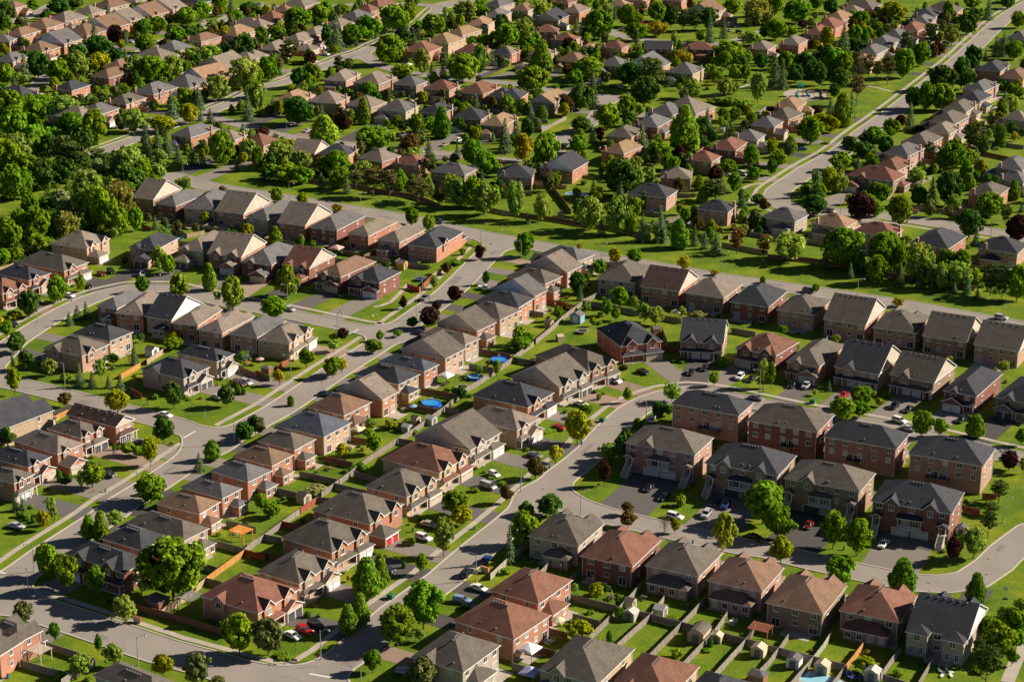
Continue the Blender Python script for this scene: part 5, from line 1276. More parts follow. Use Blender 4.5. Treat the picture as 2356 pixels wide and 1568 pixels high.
def build_crown(key,seed):
    global RNG; RNG=np.random.default_rng(seed); R=RNG
    P=[];Nn=[]
    if key in('spruce','cone','pyr'):
        tiers={'spruce':15,'cone':16,'pyr':12}[key]; per={'spruce':13,'cone':9,'pyr':15}[key]; leaf={'spruce':.05,'cone':.085,'pyr':.075}[key]
        for ti in range(tiers):
            t=(ti+.3)/tiers; rr={'spruce':(1-t)**.85*(.95),'cone':min(1,2.6*(1-t)**.8)*.95,'pyr':min(1,1.5*(1-t)**.75)*(.72+.28*min(1,t*5))}[key]
            nb=max(4,int(per*(.35+rr)))
            for k in range(nb):
                an=2*math.pi*(k+R.uniform(0,.8))/nb; L=rr*R.uniform(.66,1.22); z=t+R.normal()*.012
                if key=='spruce':
                    m=max(5,int(24*L)+4); tt=np.sqrt(R.uniform(.03,1,m)); w=.13*(1.15-tt)
                    c=np.stack([math.cos(an)*L*tt+R.normal(size=m)*w*.8*abs(math.sin(an)+.3),math.sin(an)*L*tt+R.normal(size=m)*w*.8*abs(math.cos(an)+.3),z-tt*L*.085+R.normal(size=m)*.010],1); nr=np.stack([.5*math.cos(an)+R.normal(size=m)*.35,.5*math.sin(an)+R.normal(size=m)*.35,.8+0*tt],1)
                else:
                    m=int(20 if key=='cone' else 34); cc=np.array([math.cos(an)*L*.72,math.sin(an)*L*.72,z]); d=R.normal(size=(m,3)); d/=np.linalg.norm(d,axis=1,keepdims=True); rad=R.uniform(.18,.32) if key=='pyr' else .34
                    c=cc+d*np.array([rad,rad,rad*.17 if key=='cone' else .055]); nr=d+np.array([math.cos(an),math.sin(an),.5])*.5+R.normal(size=(m,3))*.4
                P.append(c);Nn.append(nr)
        n=60 if key!='spruce' else 40
        z=R.uniform(0.02,.97,n); c=np.stack([R.normal(size=n)*.1*(1-z),R.normal(size=n)*.1*(1-z),z],1);P.append(c);Nn.append(np.tile([0.,0,1.],(n,1))+R.normal(size=(n,3))*.3)
    else:
        cfg={'round':(78,46,.225,.082),'big':(125,66,.205,.066),'loose':(72,36,.20,.072),'tall':(50,44,.25,.095),'bush':(24,46,.36,.14),'pine':(34,52,.30,.070),'bare':(26,9,.3,.05),'weep':(60,70,.2,.062)}[key]
        nc,per,rad,leaf=cfg; lob=R.uniform(0,6.28,4)
        for k in range(nc):
            z=R.uniform(-1,1)**1; z=1-2*(k+.5)/nc; an=k*2.39996+R.normal()*.3
            prof=math.sqrt(max(0,1-z*z)); rr=R.uniform(.68,1.0) if k%4 else R.uniform(.15,.6); rr=rr*R.uniform(1.05,1.28) if k%6==1 else rr; wob=1+.13*math.sin(2*an+lob[0])+.10*math.sin(3*an+lob[1]+z*2)
            if key in('tall',): prof=max(.12,prof)*(1-.35*max(0,z))
            c0=np.array([math.cos(an)*prof*rr*.78*wob,math.sin(an)*prof*rr*.78*wob,.5+.5*z*(.80 if key!='bush' else .7)*rr**.3])
            if key in('loose','pine','bare'): c0[:2]*=R.uniform(.75,1.22)
            if key=='pine': c0[2]=round(c0[2]*6)/6+R.normal()*.02
            rk=rad*R.uniform(.5,1.2); m=int(per*R.uniform(.7,1.25)); d=R.normal(size=(m,3)); d[:,2]+=.25; d/=np.linalg.norm(d,axis=1,keepdims=True)
            zs=.52 if key not in('pine',) else .20
            c=c0+d*np.array([rk,rk,rk*zs])*R.uniform(.72,1.08,(m,1))
            if key=='weep': c=c0+np.stack([R.normal(size=m)*rk*.5,R.normal(size=m)*rk*.5,-np.abs(R.normal(size=m))*rk*1.0],1)
            out=np.array([math.cos(an)*prof,math.sin(an)*prof,z*.7+.2]); nr=d+out*.45+R.normal(size=(m,3))*.5
            P.append(c);Nn.append(nr)
    C=np.concatenate(P);Nr=np.concatenate(Nn);Nr/=np.linalg.norm(Nr,axis=1,keepdims=True)+1e-9
    V=leaves(C,Nr,leaf); V[:,2]=(V[:,2]-C[:,2].repeat(4))*.55+C[:,2].repeat(4) if key!='spruce' else (V[:,2]-C[:,2].repeat(4))*.4+C[:,2].repeat(4)
    V[:,2]=np.clip(V[:,2],0.0,1.15)
    me=bpy.data.meshes.new('crown_'+key); n=len(C); me.vertices.add(4*n); me.vertices.foreach_set('co',V.astype(np.float32).ravel()); me.loops.add(4*n); me.loops.foreach_set('vertex_index',np.arange(4*n,dtype=np.int32)); me.polygons.add(n); me.polygons.foreach_set('loop_start',np.arange(0,4*n,4,dtype=np.int32)); me.polygons.foreach_set('loop_total',np.full(n,4,np.int32)); me.update(); me.validate(); return me
def build_trunk(key,seed):
    r=random.Random(seed); b=MB(); pts=[Vector((0,0,0))]; p=Vector((0,0,0))
    top={'spruce':.93,'cone':.8,'bush':.5}.get(key,.72)
    for k in range(1,6): p=Vector((r.uniform(-.02,.02)*k,r.uniform(-.02,.02)*k,top*k/5)); pts.append(p)
    for k in range(5): b.tube(pts[k],pts[k+1],.05*(1-k/5.5),.05*(1-(k+1)/5.5),7,cap=k==4)
    if key not in('spruce','cone','bush'):
        for k in range(9):
            z=r.uniform(.2,.62); an=k*2.4; e=Vector((math.cos(an)*r.uniform(.4,.75),math.sin(an)*r.uniform(.4,.75),z+r.uniform(.12,.3))); s=Vector((0,0,z-.05)); m_=s.lerp(e,.5)+Vector((0,0,-.03)); b.tube(s,m_,.022,.015,5,cap=False); b.tube(m_,e,.015,.005,5)
    return b.mesh('trunk_'+key,bark)
CR={}
def crown(key,kk,var):
    k=(kk,var)
    if k not in CR:
        if (key,var) not in CR: CR[(key,var)]=build_crown(key,hash_(key)+var*17)
        me=CR[(key,var)].copy(); me.materials.clear()
        if kk not in LM: LM[kk]=leafmat('leaves_'+KINDS[kk][1].replace(' ','_')[:40],KINDS[kk][4],.24 if kk in 'sfdDpPqe' else .34)
        me.materials.append(LM[kk]); CR[k]=me
    return CR[k]
def hash_(s): return sum(ord(c)*31**i for i,c in enumerate(s))%9973
LM={};TM={}
NV={'round':4,'big':2,'loose':3,'spruce':3}
def add_tree(kk,P,hgt,rad):
    key=KINDS[kk][0]; var=random.randrange(NV.get(key,2)); me=crown(key,kk,var)
    if (key,0) not in TM: TM[(key,0)]=build_trunk(key,5)
    nm=KINDS[kk][2]; root=bpy.data.objects.new(nm,None); COL.objects.link(root); root.location=(P.x,P.y,0); root.rotation_euler=(0,0,random.uniform(0,6.28)); root.empty_display_size=.3
    lo={'spruce':.03,'cone':.02,'bush':-.05,'pine':.30,'pyr':.10,'weep':.06,'tall':.22 if hgt<9 else .12}.get(key,.20 if rad<2.6 else .13)
    if kk in 'PQ': lo=.34
    elif P.y>650: lo*=.45
    c=obj('crown',me,root,(0,0,hgt*lo)); c.scale=(rad*random.uniform(.94,1.06),rad*random.uniform(.94,1.06),hgt*(1-lo)*.98)
    t=obj('trunk',TM[(key,0)],root); t.scale=(max(rad,hgt*.22),max(rad,hgt*.22),hgt)
    if key in('pyr','spruce') : t.scale=(hgt*.3,hgt*.3,hgt)
    return root
GRP={'juniper_bush':'juniper bushes','flowering_bush':'flowering bushes','maple_tree':'leafy maples in the gardens and verges','ash_tree':'pale ash trees','locust_tree':'lime and yellow locusts','linden_tree':'dark lindens','spruce_tree':'spruces','pine_tree':'pines','shrub':'garden shrubs','cedar_tree':'narrow cedars','purple_maple_tree':'purple maples','pear_tree':'pyramid trees','bronze_tree':'bronze trees','willow_tree':'willows','oak_tree':'olive trees','sapling':'saplings','bare_tree':'bare trees'}
for t,txt in TREES.items():
    for it in txt.split(';'):
        kk=it[0]; x,yb,yt,w=map(float,it[1:].split(',')); p=px(t,x,yb); P=gp(p)
        dep=P.y*cp+CH*sp; s=F/dep; a=math.atan2(CH,P.y); sc_=1024/2354/4
        far=P.y>650; rad=w*sc_/s/2*(1.10 if far else 1.08); hp=(yb-yt)*sc_/s
        if kk in 'bi': hgt=max(.7,(hp-2*rad*math.sin(a)*.8)/math.cos(a)); P=Vector((P.x,P.y+rad*.8))
        else: hgt=max(1.5,(hp-rad*math.sin(a)*(.0 if far else .25))/math.cos(a)*(1.1 if far else 1.04))
        if t=='B1' and x<760 and yb<900: hgt*=.84; rad*=.88
        if kk in 'mMdDlSwWeYy' and hgt>9: P=Vector((P.x,P.y+rad*.15))
        if KINDS[kk][0] in('round','big','loose','tall','pine'): hgt=max(hgt,rad*1.15)
        sz='' if kk in 'MDbi' else ('tall ' if hgt>11 else ('small ' if hgt<5.5 else ''))
        r=add_tree(kk,P,hgt,rad); d=KINDS[kk][1]
        if sz and (d.startswith('tall') or 'small' in d or 'young' in d): sz=''
        pend(r,sz+d,KINDS[kk][3],GRP.get(KINDS[kk][2]),P)
TP=[(o_.location.x,o_.location.y) for o_,*_ in PEND]
for H in HOUSES:
    if H['C'].y>765 and H['kind']!='G':
        for k in range(17):
            an=random.uniform(0,6.28); dd=random.uniform(.72,1.95)*max(H['W'],H['D']); x,y=H['C'].x+math.cos(an)*dd,H['C'].y+math.sin(an)*dd
            if field(x,y)<2.5 or any((x-h['C'].x)**2+(y-h['C'].y)**2<(max(h['W'],h['D'])*.58)**2 for h in HOUSES) or any((x-a)**2+(y-b)**2<17 for a,b in TP): continue
            p_=proj((x,y,0))
            if any(x0<p_[0]<x1 and y0<p_[1]<y1 for x0,x1,y0,y1 in ((760,930,75,150),(700,800,20,60),(850,1000,60,120))): continue
            kk=random.choice('mlddyyjsffeeccoxi' if dd>10 else 'jxbyo'); rad=random.uniform(1.5,3.0) if kk not in 'bjxi' else random.uniform(.9,1.8); hg=rad*random.uniform(2.1,3.1) if kk not in 'bjxi' else rad*1.1
            P=Vector((x,y)); r=add_tree(kk,P,hg,rad); TP.append((x,y)); pend(r,('small ' if 'young' not in KINDS[kk][1] and 'small' not in KINDS[kk][1] else '')+KINDS[kk][1],KINDS[kk][3],GRP.get(KINDS[kk][2]),P)
for H in HOUSES:
    if H['C'].y<=765 and H['kind']!='G':
        for side_,n in ((H['front'],3),({'l':'f','f':'l','r':'b','b':'r'}[H['front']],2)):
            k=SIDE[side_]; S,dist=(H['W'],H['D']/2) if k%2==0 else (H['D'],H['W']/2); T=Matrix.Translation((H['C'].x,H['C'].y,0))@Matrix.Rotation(H['ang'],4,'Z')@rot(k)
            for q in range(n):
                v=T@Vector((random.uniform(-.5,.5)*S,-dist-(random.uniform(3.2,6.5) if side_==H['front'] else random.uniform(3,8)),0)); kk=random.choice('bjxjxb')
                if side_==H['front']: v=T@Vector((random.choice((-.48,.5,-.4))*S+random.uniform(-.5,.5),-dist-random.uniform(.4,5.5),0))
                if field(v.x,v.y)<2.2 or any((v.x-a)**2+(v.y-b)**2<5 for a,b in TP): continue
                rad=random.uniform(.45,1.0); P=v.to_2d(); r=add_tree(kk,P,rad*1.2,rad); TP.append((v.x,v.y)); pend(r,'small '+KINDS[kk][1],'shrub',GRP.get(KINDS[kk][2]),P)
for H in HOUSES:
    if 545<H['C'].y<=765 and H['kind']!='G':
        rear={'l':'f','f':'l','r':'b','b':'r'}[H['front']]; k=SIDE[rear]; S,dist=(H['W'],H['D']/2) if k%2==0 else (H['D'],H['W']/2); T=Matrix.Translation((H['C'].x,H['C'].y,0))@Matrix.Rotation(H['ang'],4,'Z')@rot(k)
        for q in range(2):
            v=T@Vector((random.uniform(-.45,.45)*S,-dist-random.uniform(5,9),0)); rad=random.uniform(1.1,2.0)
            if field(v.x,v.y)<3 or any((v.x-h['C'].x)**2+(v.y-h['C'].y)**2<(max(h['W'],h['D'])*.55+rad)**2 for h in HOUSES) or any((v.x-a)**2+(v.y-b)**2<14 for a,b in TP): continue
            kk=random.choice('ldjs'); r=add_tree(kk,v.to_2d(),rad*(2.4 if kk!='j' else 1.1),rad if kk!='s' else rad*.8); TP.append((v.x,v.y)); pend(r,'small '+KINDS[kk][1],KINDS[kk][3],GRP.get(KINDS[kk][2]),v.to_2d())
# woodland undergrowth
R=np.random.default_rng(3); PC=[];
def inside(P,poly):
    c=False; j=len(poly)-1
    for i in range(len(poly)):
        if (poly[i].y>P[1])!=(poly[j].y>P[1]) and P[0]<(poly[j].x-poly[i].x)*(P[1]-poly[i].y)/(poly[j].y-poly[i].y)+poly[i].x: c=not c
        j=i
    return c
GAP=[G('B1',*p) for p in ((-80,300),(200,220),(420,170),(440,250),(150,380),(-80,500))]
for t,pts in WOODS:
    poly=[G(t,*p) for p in nums(pts)]; xs=[p.x for p in poly];ys=[p.y for p in poly]; area=(max(xs)-min(xs))*(max(ys)-min(ys))
    for k in range(int(area/9)):
        q=(R.uniform(min(xs),max(xs)),R.uniform(min(ys),max(ys)))
        if inside(q,poly) and field(*q)>3 and not inside(q,GAP):
            r_=R.uniform(1.0,2.2); hh=R.uniform(.8,2.6); m=46; d=R.normal(size=(m,3)); d[:,2]=np.abs(d[:,2]); d/=np.linalg.norm(d,axis=1,keepdims=True); PC.append((np.array([q[0],q[1],0])+d*np.array([r_,r_,hh]),d+R.normal(size=(m,3))*.3))
C=np.concatenate([a for a,b in PC]);Nr=np.concatenate([b for a,b in PC]);Nr/=np.linalg.norm(Nr,axis=1,keepdims=True); RNG=R
V=leaves(C,Nr,.34); n=len(C); me=bpy.data.meshes.new('undergrowth'); me.vertices.add(4*n); me.vertices.foreach_set('co',V.astype(np.float32).ravel()); me.loops.add(4*n); me.loops.foreach_set('vertex_index',np.arange(4*n,dtype=np.int32)); me.polygons.add(n); me.polygons.foreach_set('loop_start',np.arange(0,4*n,4,dtype=np.int32)); me.polygons.foreach_set('loop_total',np.full(n,4,np.int32)); me.update(); me.validate(); me.materials.append(leafmat('undergrowth_leaves',(.085,.15,.02),.25,.5,0))
o=obj('undergrowth',me); tag(o,'dark green undergrowth beneath the woodland trees','undergrowth',None,'stuff')
# ---------- cars
PAINT={'white':(.72,.72,.72),'silver':(.42,.42,.43),'grey':(.16,.16,.17),'black':(.012,.012,.014),'navy':(.015,.02,.05),'blue':(.02,.05,.20),'lightblue':(.20,.28,.42),'red':(.42,.012,.015),'darkred':(.16,.012,.014),'beige':(.36,.30,.22),'gold':(.20,.15,.07),'brown':(.11,.07,.05)}
CPM={k:mat('car_paint_'+k,v,.22,.02,1,.6) for k,v in PAINT.items()}
tyre=mat('tyre_rubber',(.02,.02,.02),.9,.05); rim=mat('rim_alloy',(.4,.4,.41),.3,.05,metal=.8); carglass=mat('car_glass',(.02,.025,.03),.05,.05,spec=.9); lamp_c=mat('headlamp_lens',(.7,.7,.66),.15,.02); lamp_r=mat('tail_lamp_lens',(.35,.01,.01),.2,.02)
PROF={ # length, half width, body profile (x,z), cabin (x0,x1 base, x0,x1 top, z base, z top)
's':(4.7,.90,[(-2.35,.35),(-2.35,.80),(-2.2,.98),(-1.45,1.02),(1.0,.98),(2.1,.82),(2.33,.62),(2.35,.35)],(-1.75,1.15,-1.0,.35,.98,1.46)),
'h':(4.1,.86,[(-2.05,.35),(-2.05,.9),(-1.9,1.0),(.9,1.0),(1.8,.85),(2.03,.62),(2.05,.35)],(-1.95,1.05,-1.5,.3,.98,1.5)),
'u':(4.6,.93,[(-2.3,.42),(-2.3,1.05),(-2.2,1.15),(1.0,1.12),(2.1,1.0),(2.28,.75),(2.3,.42)],(-2.2,1.1,-1.95,.35,1.12,1.76)),
'v':(5.0,.96,[(-2.5,.38),(-2.5,1.05),(-2.4,1.12),(1.5,1.08),(2.3,.88),(2.48,.7),(2.5,.38)],(-2.42,1.75,-2.2,.85,1.08,1.85)),
'p':(5.5,.97,[(-2.75,.5),(-2.75,1.05),(-.7,1.05),(1.3,1.15),(2.5,1.05),(2.72,.8),(2.75,.5)],(-.75,1.35,-.45,.6,1.08,1.8))}
CM={}
def car_parts(k):
    if k in CM: return CM[k]
    L,hw,pr,cb=PROF[k]; b=MB(); n=len(pr)
    ins=[1.0 if z<.9 else .94 for x,z in pr]
    Lf=[(x,-hw*i,z) for (x,z),i in zip(pr,ins)];Rt=[(x,hw*i,z) for (x,z),i in zip(pr,ins)]
    b.poly(Lf[::-1]);b.poly(Rt)
    for i in range(n): j=(i+1)%n; b.poly([Lf[i],Lf[j],Rt[j],Rt[i]])
    body=b.mesh('car_body',tyre); bevel(body,.07,2)
    x0,x1,t0,t1,z0,z1=cb; g=MB(); w0=hw*.93;w1=hw*.74
    A=[(x0,-w0,z0-.03),(x1,-w0,z0-.03),(x1,w0,z0-.03),(x0,w0,z0-.03)];B=[(t0,-w1,z1-.05),(t1,-w1,z1-.05),(t1,w1,z1-.05),(t0,w1,z1-.05)]
    for i in range(4): j=(i+1)%4; g.poly([A[i],A[j],B[j],B[i]])
    gl=g.mesh('car_windows',carglass)
    r=MB(); r.box((t0-.05,-w1-.02,z1-.07),(t1+.05,w1+.02,z1))
    for xb,xt in ((x0,t0),(x1,t1),((x0+x1)/2,(t0+t1)/2)):
        for s in (-1,1): r.tube((xb,s*(w0+.005),z0-.02),(xt,s*(w1+.01),z1-.04),.045,.045,5)
    if k=='p':
        r.box((-2.7,-hw*.95,1.04),(-.8,-hw*.85,1.18));r.box((-2.7,hw*.85,1.04),(-.8,hw*.95,1.18));r.box((-2.75,-hw*.95,1.04),(-2.66,hw*.95,1.18))
    rf=r.mesh('car_roof',tyre)
    w=MB(); rr=.33 if k in 'sh' else .38; w.tube((0,-.11,0),(0,.11,0),rr,rr,14); 
    wm=w.mesh('wheel_tyre',tyre); q=MB(); q.tube((0,-.125,0),(0,.125,0),rr*.6,rr*.6,10); rm=q.mesh('rim',rim)
    hl=MB(); hl.box((-.05,-.2,-.07),(.05,.2,.07)); CM[k]=(body,gl,rf,wm,rm,hl.mesh('lamp',lamp_c),rr); return CM[k]
CPB={}
def make_car(k,col,P,ang):
    body,gl,rf,wm,rm,hl,rr=car_parts(k); L,hw,pr,cb=PROF[k]
    if (k,col) not in CPB:
        a=body.copy();a.materials.clear();a.materials.append(CPM[col]); c=rf.copy();c.materials.clear();c.materials.append(CPM[col]); CPB[(k,col)]=(a,c)
    a,c=CPB[(k,col)]
    r=bpy.data.objects.new({'s':'parked_car','h':'parked_car','u':'parked_suv','v':'parked_van','p':'pickup_truck'}[k],None); COL.objects.link(r); r.location=(P.x,P.y,.07); r.rotation_euler=(0,0,ang)
    obj('body',a,r); obj('windows',gl,r); obj('roof',c,r)
    for x in (-L*.30,L*.31):
        for y in (-hw+.1,hw-.1): w=obj('wheel',wm,r,(x,y,rr)); obj('rim',rm,w)
    for y in (-hw*.68,hw*.68):
        obj('headlight',hl,r,(L/2-.04,y,.66)); 
    if 'tl' not in CM: q=MB(); q.box((-.05,-.16,-.09),(.05,.16,.09)); CM['tl']=q.mesh('tail_lamp',lamp_r)
    for y in (-hw*.72,hw*.72): obj('tail_light',CM['tl'],r,(-L/2+.04,y,.82))
    if 'pl' not in CM: q=MB(); q.box((-.02,-.26,-.06),(.02,.26,.06)); CM['pl']=q.mesh('number_plate',white)
    obj('number_plate',CM['pl'],r,(-L/2-.01,0,.55)); return r
KN={'s':'sedan','h':'hatchback','u':'SUV','v':'van','p':'pickup'}
for t,txt in CARS.items():
    for it in txt.split(';'):
        k,col,x,y,dx,dy=it.split(); x,y,dx,dy=map(float,(x,y,dx,dy)); P=G(t,x,y+ (18 if t[0] in 'CD' else 8),0.0); Q=G(t,x+dx,y+dy+(18 if t[0] in 'CD' else 8)); d=Q-P
        P=G(t,x,y,.8)
        r=make_car(k,col,P,math.atan2(d.y,d.x)); pend(r,f"{'light blue' if col=='lightblue' else ('dark red' if col=='darkred' else col)} parked {KN[k]}",{'u':'SUV','v':'van','p':'pickup'}.get(k,'car'),'parked cars',P)
# ---------- fences
for ln in FENCES.split('\n'):
    t,c,pts=ln.split('|'); P=[G(t,*p,1.8) for p in nums(pts)]; b=MB(); PO=[]; rl=MB()
    for A,B in zip(P[:-1],P[1:]):
        d=(B-A); L=d.length; d/=L; n=Vector((-d.y,d.x))*.03; k=max(1,int(L/.16)) 
        seg=max(1,round(L/2.4))
        for i in range(seg):
            a=A+d*L*i/seg;e=A+d*L*(i+1)/seg; h=1.75+random.uniform(-.03,.03)
            q=[a-n,e-n,e+n,a+n]; b.prism([(v.x,v.y) for v in q],.04,h)
            m=Vector((-d.y,d.x))*.055; PO.append((a,math.atan2(d.y,d.x)))
            q=[a-m,e-m,e+m,a+m]; rl.prism([(v.x,v.y) for v in q],h,h+.05)
    o=bpy.data.objects.new('board_fence',None); COL.objects.link(o); M_=P[len(P)//2]; o.location=(M_.x,M_.y,0)
    if ('post',c) not in CM: q=MB(); q.box((-.07,-.07,0),(.07,.07,1.95)); CM[('post',c)]=q.mesh('post',WOOD[c])
    for a,an in PO: obj('post',CM[('post',c)],o,(a.x-M_.x,a.y-M_.y,0),an)
    for nm,mb in (('boards',b),('top_rail',rl)):
        mb.v=[(x-M_.x,y-M_.y,z) for x,y,z in mb.v]; obj(nm,mb.mesh(nm,WOOD[c]),o)
    pend(o,f"{WOODN[c]} board fence",'fence','garden fences',P[len(P)//2])
# rear garden fences of the far blocks
for H in HOUSES:
    if H['C'].y>690 and H['kind']!='G' and random.random()<.62:
        rear={'l':'f','f':'l','r':'b','b':'r'}[H['front']]; k=SIDE[rear]; S,dist=(H['W'],H['D']/2) if k%2==0 else (H['D'],H['W']/2)
        T=Matrix.Translation((H['C'].x,H['C'].y,0))@Matrix.Rotation(H['ang'],4,'Z')@rot(k); q=[T@Vector(v) for v in ((-S/2-.6,-dist,0),(-S/2-.6,-dist-8.5,0),(S/2+.6,-dist-8.5,0))]
        if any(field(v.x,v.y)<1 for v in q): continue
        b=MB(); c=random.choice('ggbt')
        for A,B in zip(q[:-1],q[1:]):
            d=(B-A).normalized(); n=Vector((-d.y,d.x,0))*.04; b.prism([((v).x-H['C'].x,(v).y-H['C'].y) for v in (A-n,B-n,B+n,A+n)],0,1.75)
            for i in range(int((B-A).length/2.4)+1):
                a=A+d*2.4*i; b.box((a.x-.08-H['C'].x,a.y-.08-H['C'].y,0),(a.x+.08-H['C'].x,a.y+.08-H['C'].y,1.9))
        o=obj('board_fence',b.mesh('board_fence',WOOD[c]),None,(H['C'].x,H['C'].y,0)); tag(o,f"{WOODN[c]} fence round the garden of {H['place'][4:]}",'fence','garden fences')
# ---------- lamps
galv=mat('galvanised_steel',(.36,.36,.35),.45,.06,metal=.3); blackm=mat('black_metal',(.02,.02,.022),.4,.05)
for it in LAMPS.split(';'):
    t,x,yb,yt,arm=it.split(); x,yb,yt,arm=float(x),float(yb),float(yt),int(arm); P=G(t,x,yb); H_=7.3
    r=bpy.data.objects.new('street_lamp',None); COL.objects.link(r); r.location=(P.x,P.y,0)
    if 'lampm' not in CM:
        b=MB(); b.tube((0,0,0),(0,0,H_),.13,.08,8); b.tube((0,0,0),(0,0,.5),.2,.16,8); CM['lampm']=b.mesh('pole',galv)
        for s in (-1,1):
            b=MB(); pts=[(0,0,H_-.7),(s*.5,0,H_-.1),(s*1.2,0,H_+.25),(s*1.9,0,H_+.2)]
            for a,c in zip(pts[:-1],pts[1:]): b.tube(a,c,.05,.045,6)
            CM['arm%d'%s]=b.mesh('arm',galv); b=MB(); b.tube((s*2.0,0,H_+.22),(s*2.0,0,H_-.12),.13,.28,9); b.tube((s*2.0,0,H_-.12),(s*2.0,0,H_-.22),.22,.12,9); CM['head%d'%s]=b.mesh('lamp_head',galv)
    obj('pole',CM['lampm'],r); a=obj('arm',CM['arm%d'%arm],r); obj('lamp_head',CM['head%d'%arm],a); pend(r,'grey steel street lamp','street lamp','street lamps',P)
# ---------- small things
SC={'dark':(.075,.07,.068),'metal':(.42,.41,.38),'beige':(.48,.40,.28),'cream':(.56,.50,.34),'white':(.74,.74,.75),'reddish':(.26,.11,.07),'blue':(.22,.36,.50),'brown':(.24,.12,.07),'yellow':(.55,.33,.06),'lilac':(.42,.40,.58),'pink':(.55,.33,.30),'red':(.5,.03,.03),'bleached':(.42,.36,.30),'grey':(.16,.16,.16),'orange':(.60,.25,.05),'rust':(.32,.12,.07),'pale':(.5,.5,.48),'green':(.03,.12,.07),'wood':(.34,.2,.09),'black':(.03,.03,.032),'redbox':(.30,.07,.04),'orangebox':(.50,.17,.05)}
SM={k:mat('finish_'+k,v,.6,.12,2) for k,v in SC.items()}
water=mat('pool_water',(.03,.26,.62),.08,.12,.8,.6,bump=.2); poolblue=mat('pool_blue',(.02,.10,.55),.35,.05); paleliner=mat('pool_pale',(.25,.52,.66),.1,.1)
skin=mat('skin',(.45,.26,.18),.6,.05); signred=mat('sign_red',(.55,.02,.02),.4,.02); signgreen=mat('sign_green',(.01,.20,.08),.4,.02)
def root_(nm,P,ang=0,s=1): 
    r=bpy.data.objects.new(nm,None); COL.objects.link(r); r.location=(P.x,P.y,0); r.rotation_euler=(0,0,ang); r.scale=(s,s,s); return r
def part(nm,b,m,r): return obj(nm,b.mesh(nm,m),r)
def text_mesh(txt,size,m):
    cu=bpy.data.curves.new('t','FONT'); cu.body=txt; cu.size=size; cu.align_x='CENTER'; cu.align_y='CENTER'; cu.extrude=.004; o=bpy.data.objects.new('t',cu); COL.objects.link(o); dg=bpy.context.evaluated_depsgraph_get(); me=bpy.data.meshes.new_from_object(o.evaluated_get(dg)); bpy.data.objects.remove(o); me.materials.clear(); me.materials.append(m); return me
def person(P,s,col,ang):
    r=root_('person',P,ang,s); me=bpy.data.meshes.new('body')
    J={'pel':(0,0,.95),'ch':(0,.02,1.3),'nk':(0,.02,1.5),'hd':(0,.04,1.62),'ht':(0,.04,1.72),'ls':(-.18,.02,1.42),'rs':(.18,.02,1.42),'le':(-.27,.0,1.15),'re':(.27,.05,1.15),'lh':(-.28,.12,.9),'rh':(.28,.18,.92),'ll':(-.1,0,.9),'rl':(.1,0,.9),'lk':(-.11,.08,.5),'rk':(.11,-.02,.5),'lf':(-.11,.08,.06),'rf':(.11,-.18,.08),'lt':(-.11,.22,.03),'rt':(.11,-.03,.03),'lF':(-.28,.17,.82),'rF':(.28,.23,.84)}
    K=list(J); E=[('pel','ch'),('ch','nk'),('nk','hd'),('hd','ht'),('ch','ls'),('ch','rs'),('ls','le'),('rs','re'),('le','lh'),('re','rh'),('lh','lF'),('rh','rF'),('pel','ll'),('pel','rl'),('ll','lk'),('rl','rk'),('lk','lf'),('rk','rf'),('lf','lt'),('rf','rt')]
    RD={'pel':.14,'ch':.15,'nk':.055,'hd':.10,'ht':.08,'ls':.07,'rs':.07,'le':.045,'re':.045,'lh':.03,'rh':.03,'ll':.09,'rl':.09,'lk':.06,'rk':.06,'lf':.04,'rf':.04,'lt':.03,'rt':.03,'lF':.025,'rF':.025}
    me.from_pydata([J[k] for k in K],[(K.index(a),K.index(b)) for a,b in E],[]); o=obj('body',me,r); sk=o.modifiers.new('skin','SKIN')
    for i,k in enumerate(K): me.skin_vertices[0].data[i].radius=(RD[k],RD[k]*.8)
    me.skin_vertices[0].data[0].use_root=True; ss=o.modifiers.new('sub','SUBSURF'); ss.levels=1; ss.render_levels=2
    dg=bpy.context.evaluated_depsgraph_get(); m2=bpy.data.meshes.new_from_object(o.evaluated_get(dg)); o.modifiers.clear(); o.data=m2; m2.materials.clear()
    for m in (SM[col],SM['dark'],skin,SM['black']): m2.materials.append(m)
    for p in m2.polygons:
        z=p.center.z; x=abs(p.center.x); p.use_smooth=True
        p.material_index=3 if (z>1.66 or (z>1.6 and p.center.y<.03)) else (2 if z>1.47 or (x>.23 and z<1.2) or z<.45 and z>.1 else (0 if z>.93 else 1))
    return r
def yard_ang(P): 
    H=nearest(P); return H['ang']
